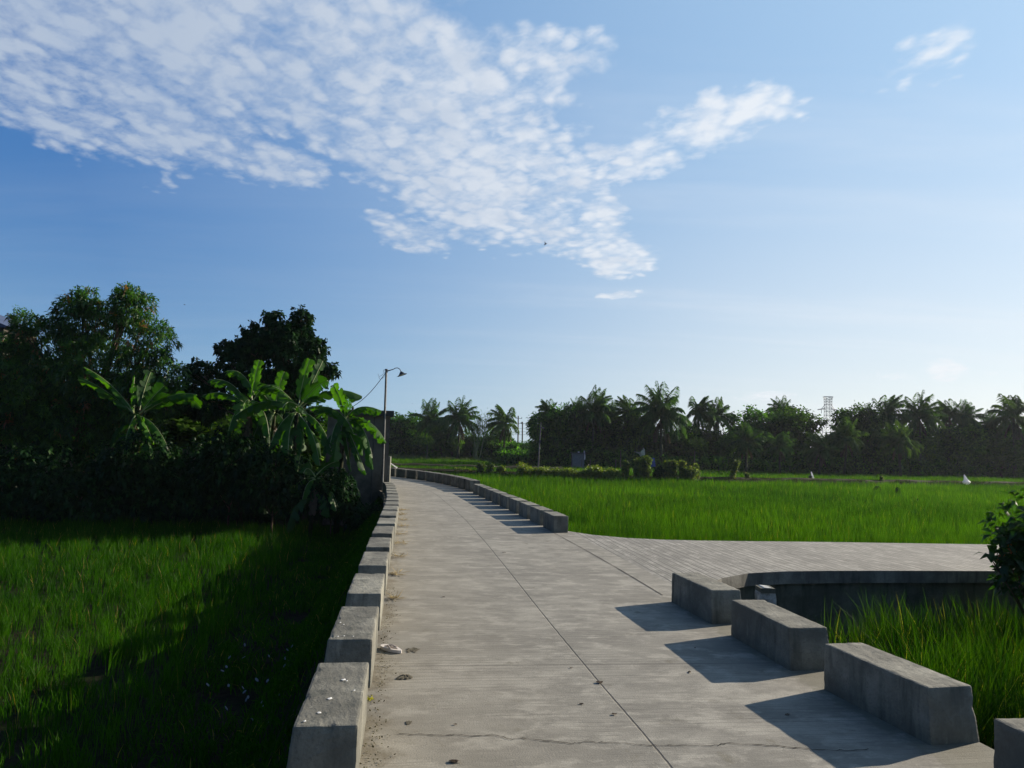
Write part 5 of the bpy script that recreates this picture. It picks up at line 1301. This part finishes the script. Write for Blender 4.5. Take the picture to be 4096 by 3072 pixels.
# ------------------------------------------------------------------ shed, sheets, tarpaulin, fence posts, bags
def shed():
    d = 93; a = D(2292, 1812, d); b = D(2336, 1858, d); w = b.x - a.x; h = a.z - GZ; t = thing('shed', 'small grey sheet-metal shed at the foot of the dark trees', 'shed', ((a.x + b.x) / 2, d, GZ))
    mb = MB()
    n = 14
    for i in range(n): mb.box((-w / 2 + w * (i + .5) / n, .02 * (i % 2), h / 2), (w / n * .97, .05, h))
    mb.box((-w / 2, 1, h / 2), (.05, 2, h)); mb.box((w / 2, 1, h / 2), (.05, 2, h)); mb.build('wall', M_GREY, t)
    mr = MB(); mr.box((0, .95, h + .05), (w + .4, 2.4, .06)); mr.build('roof', M_BLACK, t)
    mw = MB(); mw.box((0, -.05, h + .14), (.22, .1, .13)); mw.build('roof_vent', M_WHITE, t)
shed()
def sheet(name, label, cat, px, d, mat, thick=.04):
    P = [D(x, y, d) for x, y in px]; c = sum(P, Vector()) / len(P); k = len(P); mb = MB(); rr = random.Random(len(px))
    vs = [(p.x, p.y + .12 * math.sin(p.x * 5 + p.z * 3), p.z) for p in P]; vs2 = [(x, y + thick, z) for x, y, z in vs]
    mb.add(vs + vs2, [tuple(range(k)), tuple(range(2 * k - 1, k - 1, -1))] + [(j, j + k, (j + 1) % k + k, (j + 1) % k) for j in range(k)])
    o = mb.build(name, mat); tag(o, label, cat); return o
sheet('hanging_sheet', 'tall torn white sheet hanging right of the grey shed', 'sheet', [(2336, 1802), (2339, 1804), (2342, 1825), (2341, 1838), (2336, 1838), (2335, 1828), (2338, 1822), (2335, 1812)], 93.5, M_WHITE)
sheet('torn_sack', 'torn buff sack hung up above the bushy shrub', 'sack', [(2573, 1789), (2580, 1798), (2580, 1822), (2570, 1821), (2562, 1826), (2556, 1816), (2535, 1806), (2562, 1808), (2568, 1799), (2573, 1799)], 90, M_BUFF)
sheet('tarpaulin', 'dark blue tarpaulin in the shade behind the vine posts', 'tarpaulin', [(2602, 1833), (2618, 1831), (2622, 1866), (2604, 1868)], 91, M_BLUE)
for i, (px, y0, y1, d, lab) in enumerate([(2286, 1818, 1858, 91, 'bare fence post left of the grey shed'), (2326, 1836, 1862, 90, 'short bare fence post before the grey shed'), (2360, 1838, 1862, 90, 'bare fence post right of the hanging white sheet'),
                            (2482, 1802, 1850, 91, 'tall thin stake behind the low hedge'), (2462, 1838, 1862, 91, 'short stake left of the tall thin stake'), (2778, 1805, 1862, 92, 'slender bare pole before the pale low tree')]):
    b = D(px, y1, d); tp = D(px + 1, y0, d); mb = MB(); mb.tube([(0, 0, 0), ((tp.x - b.x) / 2 + .02, 0, (tp.z - GZ) / 2), (tp.x - b.x, 0, tp.z - GZ)], [.07, .06, .045], 6); o = mb.build('fence_post', M_WOOD); o.location = (b.x, d, GZ); tag(o, lab, 'post', 'stakes before the far trees')
def field_bag(px, y0, y1, d, prof, label, seed):
    """a plastic sack pulled over a stake: a draped cone"""
    b = D(px, y1, d); t = thing('scarecrow_bag', label, 'scare bag', (b.x, d, GZ + .3)); s = 1
    o0 = Vector((b.x, d, GZ + .3)); tp = D(prof[0][0], prof[0][1], d) - o0
    mb = MB(); mb.tube([(tp.x, .03, -.3), (tp.x, .03, tp.z + .02)], .018, 5); mb.build('stake', M_WOOD, t)
    rr = random.Random(seed); rings = []; n = 14; mb = MB(); vs = []; fs = []
    for k, (xl, xr, y) in enumerate(prof[1]):
        A = D(xl, y, d) - o0; B = D(xr, y, d) - o0; c = (A + B) / 2; r = (B.x - A.x) / 2
        for j in range(n):
            a = 6.283 * j / n; q = r * (1 + .18 * math.sin(3 * a + k + seed)); vs.append((c.x + q * math.cos(a), .7 * q * math.sin(a), c.z + .03 * math.sin(5 * a + k)))
    m = len(prof[1])
    for k in range(m - 1):
        for j in range(n): fs.append((k * n + j, k * n + (j + 1) % n, (k + 1) * n + (j + 1) % n, (k + 1) * n + j))
    fs.append(tuple(range(n))); mb.add(vs, fs); mb.build('plastic_sack', M_WHITE, t)
def fb(prof): return prof
field_bag(3866, 1900, 1938, 71, (((3857, 1899)), ) and [(3857, 1899), [(3855, 3859, 1899), (3855, 3864, 1908), (3854, 3872, 1920), (3850, 3880, 1928), (3854, 3878, 1934), (3864, 3874, 1938)]], 'white plastic bag pulled over a stake at the right of the field', 1)
field_bag(3250, 1887, 1914, 70, [(3244, 1887), [(3243, 3247, 1887), (3244, 3250, 1895), (3247, 3254, 1905), (3250, 3257, 1913)]], 'narrow white plastic bag on a stake below the transmission tower', 2)
mb = MB(); b = D(3241, 1912, 70); mb.tube([(0, 0, 0), (0, 0, .22), (0, 0, .25)], [.13, .17, .15], 10); o = mb.build('bucket', M_BLACK); o.location = (b.x, 70, b.z - .02); tag(o, 'small black bucket beside the narrow white bag on the field bank', 'bucket')

# ------------------------------------------------------------------ right-hand bush
lb = (D(4110, 2200, 9.35).x, 9.35, GZ)
bb = [rel(4140, 2080, 9.3, lb, .42, .34), rel(4120, 2200, 9.3, lb, .42, .30), rel(4030, 2235, 9.2, lb, .20, .12), rel(4035, 2140, 9.3, lb, .22, .16), rel(4190, 2300, 9.3, lb, .6, .5), rel(4010, 2090, 9.4, lb, .14, .10), rel(3975, 2180, 9.3, lb, .10, .08), rel(3965, 2235, 9.25, lb, .09, .05)]
make_tree('bush', 'dark large-leaved bush with a few red and lime leaves at the right edge', 'bush', lb, bb, 300, 6, .15, .095, L_BUSH, .03, 601, spread=.10, droop=.4, shell=.25, fork=.3, out=.6)

for i, (x, y, h, w) in enumerate([(9.7, 8.0, 3.8, 1.5), (9.9, 6.0, 3.9, 1.6), (9.2, 4.0, 3.7, 1.6), (8.7, 2.0, 3.5, 1.5)]):  # bushes out of view, put in and sized to shade the ditch grass
    make_tree('bush', 'unseen dense bush added beyond the right edge to shade the ditch grass', 'bush', (x, y, GZ), [(0, 0, h * .6, w, w, h * .45), (.4, .3, h * .75, w * .7, w * .7, h * .35), (-.4, -.3, h * .4, w * .8, w * .8, h * .35)], 900, 7, .18, .11, L_BUSH, .04, 620 + i, spread=.12, droop=.4, shell=.3, fork=.3, group='unseen bushes added to shade the right ditch')
# ------------------------------------------------------------------ small things on the road
def sandal():
    c = G(1565, 2603); t = thing('flip_flop', 'worn pale flip-flop sole lying upside down at the left road edge', 'sandal', (c.x, c.y, .004), math.radians(50))
    n = 22; pr = []
    for i in range(n):
        a = 2 * math.pi * i / n; y = math.cos(a) * .115; w = .042 + .008 * (y / .115) ; pr.append((math.sin(a) * w * (1 if y > -.06 else .92), y))
    mb = MB(); k = n
    inner = [(x * .60, y * .68 + .004) for x, y in pr]
    vs = [(x, y, .0) for x, y in pr] + [(x, y, .022) for x, y in pr] + [(x, y, .022) for x, y in inner] + [(x, y, .004) for x, y in inner]
    fs = []
    for j in range(k):
        j2 = (j + 1) % k
        fs += [(j, j2, j2 + k, j + k), (j + k, j2 + k, j2 + 2 * k, j + 2 * k), (j + 2 * k, j2 + 2 * k, j2 + 3 * k, j + 3 * k)]
    fs.append(tuple(3 * k + j for j in range(k))); mb.add(vs, fs); mb.build('sole', plain('pale_foam', (.62, .57, .52), .8, .1, 20), t)
    ms = MB(); ms.tube([(-.034, -.03, .02), (-.018, .015, .034), (0, .05, .024), (.018, .015, .034), (.034, -.03, .02)], .006, 6); ms.build('strap', plain('dusty_strap', (.35, .31, .28), .8, .1), t, True)
sandal()
rr = random.Random(8)
M_DLEAF = plain('dry_leaf_brown', (.07, .05, .035), .9, .3, 20)
dl = [(1774, 2388, .035, 'curled dark dry leaf on the left lane beyond the flip-flop'), (1820, 3046, .05, 'dark curled leaf at the bottom of the left lane'), (2397, 2730, .05, 'dark twig-like leaf right beside the middle joint'), (2758, 2688, .035, 'small dark leaf between the two nearest block shadows'), (2327, 2815, .03, 'tiny dark bit just left of the middle joint'),
      (1652, 2401, .02, 'tiny dark crumb in the left lane beyond the flip-flop'), (2015, 2210, .05, 'brown speck on the road beside the middle joint, far up the lane'), (2285, 2671, .025, 'thin dark bit left of the middle joint'), (2457, 2857, .03, 'small dark bit right of the middle joint near the crack'), (1822, 2897, .02, 'tiny dark crumb left of the middle joint above the crack'),
      (3148, 2858, .03, 'small dark leaf inside the largest block shadow'), (2780, 2591, .02, 'tiny dark crumb inside the middle block shadow'), (1949, 2019, .09, 'dark dry leaf lying between shadows of the far right blocks')]
for i, (px, py, s, lab) in enumerate(dl):
    s *= .6; c = G(px, py, .004); mb = MB(); n = 9; vs = [(0, 0, s * .28)]
    for j in range(n):
        a = 6.283 * j / n; q = s * rr.uniform(.6, 1.1); vs.append((q * math.cos(a) * 1.2, q * math.sin(a) * .7, rr.uniform(0, s * .25)))
    mb.add(vs, [(0, 1 + j, 1 + (j + 1) % n) for j in range(n)]); o = mb.build('dry_leaf', M_DLEAF); o.location = c; o.rotation_euler = (0, 0, rr.uniform(-1, 1)); tag(o, lab, 'dry leaf', 'dry leaves and crumbs on the road')
def lump(px, py, rx, ry, h, mat, label, name='mud_patch', cat='mud patch', seed=0, group='dried mud patches on the road'):
    c = G(px, py, .004); r = random.Random(seed); mb = MB(); n = 26; rings = [(1.0, 0), (.8, .5), (.5, .9), (0.2, 1)]; vs = []; fs = []
    jit = [r.uniform(.6, 1.2) for _ in range(n)]
    for k, (f, z) in enumerate(rings):
        for j in range(n):
            a = 6.283 * j / n; vs.append((rx * f * jit[j] * math.cos(a), ry * f * jit[j] * math.sin(a), (.15 if h < .01 else .6) * h * z * r.uniform(.5, 1.1)))
    for k in range(3):
        for j in range(n): fs.append((k * n + j, k * n + (j + 1) % n, (k + 1) * n + (j + 1) % n, (k + 1) * n + j))
    fs.append(tuple(3 * n + j for j in range(n))); mb.add(vs, fs); o = mb.build(name, mat); o.location = c; tag(o, label, cat, group)
M_MUD = plain('dried_mud', (.15, .135, .10), .95, .35, 30, .6)
lump(1650, 2599, .055, .07, .007, M_MUD, 'flat dark mud patch just right of the flip-flop', seed=1)
lump(1617, 2709, .05, .06, .022, M_MUD, 'crumbly dark clod in the left lane below the flip-flop', seed=2)
lump(1636, 2889, .02, .03, .008, M_MUD, 'small oval stain left of the near crack', seed=3)
if 0: lump(2015, 2745, .11, .07, .003, plain('worn_stain', (.22, .205, .165), .95, .3, 30), 'faint worn stain in the middle of the left lane', seed=4)
if 0: lump(1890, 3008, .09, .06, .003, plain('worn_stain_two', (.21, .20, .16), .95, .3, 30), 'faint worn stain below the near crack', seed=5)
# straw clumps, moss fringe along left blocks: nobody could count it
def fringe(name, label, centres, mat, n, L, W_, spread, flat, seed, zf=.02):
    rng = np.random.default_rng(seed); P = []
    for (x, y, s) in centres: P.append(np.column_stack([x + rng.normal(0, spread * s, n), y + rng.normal(0, spread * s * 1.6, n), rng.uniform(.003, zf, n)]))
    P = np.concatenate(P); dd = np.column_stack([rng.normal(0, 1, len(P)), rng.normal(0, 1, len(P)), rng.uniform(0, flat, len(P))])
    v, T, _, r = leaves(P, dd, L * rng.uniform(.5, 1.3, len(P)), W_ * rng.uniform(.7, 1.3, len(P)), np.zeros((len(P), 1)), rng, bend=.05); v[:, 2] = np.maximum(v[:, 2], .004)
    o = link(name, np_mesh(name, v, T, None, r), mat); tag(o, label, name.replace('_', ' '), None, 'stuff')
strawc = []
for y in (7.45, 8.8, 10.1, 11.4, 12.6, 13.8, 14.9, 16.0, 17.1): strawc.append((left_x(y) + .10, y, 1.0 if y > 9 else .5))
fringe('straw', 'dry straw gathered in the gaps of the left block row', strawc, L_STRAW, 60, .11, .007, .06, .35, 71)
mossc = [(left_x(y) + .06, y, 1) for y in np.arange(2.7, 8, .12)] + [(left_x(5.3) + .10, 5.3, 1.6), (left_x(5.25) + .13, 5.22, 1.6), (left_x(4.0) + .08, 4.0, 1.2), (left_x(3.7) + .08, 3.75, 1.4), (left_x(5.15) + .08, 5.15, 1.6), (left_x(6.7) + .1, 6.75, 1)]
fringe('moss_fringe', 'brownish moss and dirt fringe at the foot of the left blocks', mossc, L_MOSS, 9, .014, .010, .028, .4, 72, .008)
fringe('moss', 'small bright yellow lichen patch beside the second left block', [(G(1478, 2798).x, G(1478, 2798).y, 1)], leaf_mat('lichen', (.35, .33, .01), (.45, .42, .02), .1, (1, 1, .5), 0), 60, .012, .01, .014, .4, 73, .006)
# pale petals in the left ditch
M_PET = plain('pale_petal', (.15, .17, .20), .7, .05)
pts = [(1345 - 1000 + 0, 0)]
pet = [(979, 2580), (1168, 2586), (918, 2630), (975, 2630), (1076, 2625), (906, 2668), (890, 2684), (1140, 2662), (1138, 2686), (831, 2740), (914, 2743), (1027, 2720), (1070, 2724), (972, 2752), (978, 2768), (992, 2790), (985, 2800), (1113, 2777), (1048, 2808), (1056, 2824), (905, 2834), (1008, 2878), (1073, 2890), (1120, 2963), (1140, 2634), (1150, 2600)]
for i, (px, py) in enumerate(pet):
    c = G(px, py, GZ + .22); s = rr.uniform(.010, .019); mb = MB(); n = 10; vs = []
    for zz in (0, .006):
        for j in range(n): a = 6.283 * j / n; vs.append((s * math.cos(a) * 1.3, s * math.sin(a) * .8, zz + .012 * math.cos(a)))
    mb.add(vs, [tuple(range(n - 1, -1, -1)), tuple(range(n, 2 * n))] + [(j, (j + 1) % n, (j + 1) % n + n, j + n) for j in range(n)])
    o = mb.build('petal', M_PET); o.location = c; o.rotation_euler = (rr.uniform(-.3, .3), rr.uniform(-.3, .3), rr.uniform(0, 3)); tag(o, 'pale oval petal lying in the dark weeds left of the nearest blocks', 'petal', 'pale petals in the dark left ditch')
# ------------------------------------------------------------------ birds
def bird(px, py, d, span, ang, label):
    p = D(px, py, d); t = thing('bird', label, 'bird', tuple(p)); mb = MB()
    mb.tube([(-.5 * span * .5, 0, 0), (-.1 * span, 0, .01), (.1 * span, 0, 0), (.27 * span, 0, 0)], [.01, .045 * span * 1.4, .06 * span, .012], 8); b = mb.build('body', M_BLACK, t, True)
    for s in (-1, 1):
        mw = MB(); c, sn = math.cos(ang), math.sin(ang)
        w = [(.1, 0), (.06, .22), (-.12, .5), (-.10, .30), (-.10, 0)]
        vs = [(x * span, s * y * span * c, y * span * sn + .003) for x, y in w]; vs2 = [(x, y, z - .006) for x, y, z in vs]; k = 5
        mw.add(vs + vs2, [tuple(range(k)), tuple(range(2 * k - 1, k - 1, -1))] + [(j, j + k, (j + 1) % k + k, (j + 1) % k) for j in range(k)]); mw.build('wing', M_BLACK, t)
    return t
b1 = bird(2182, 977, 22, .22, .9, 'small dark swift gliding just under the cloud edge, mid sky'); b1.rotation_euler = (.3, .2, 2.3)
b2 = bird(738, 1219, 40, .2, .2, 'tiny dark bird above the dark round-leaved tree'); b2.rotation_euler = (0, .1, 1.0)
b3 = bird(1649, 1614, 60, .17, .2, 'speck-sized bird low in the sky right of the lamp')
# ------------------------------------------------------------------ haze
def haze():
    mb = MB(); mb.box((0, 195, 15), (960, 600, 38)); m, k, out = new_mat('haze_air')
    pv = k.node('ShaderNodeVolumePrincipled'); pv.inputs['Density'].default_value = HAZE; pv.inputs['Color'].default_value = (.80, .88, 1, 1); pv.inputs['Anisotropy'].default_value = .3
    k.l.new(pv.outputs[0], out.inputs['Volume']); o = mb.build('haze', m); tag(o, 'thin pale morning haze over the fields', 'haze', None, 'stuff')
HAZE = 0.00016
if HAZE > 0: haze()
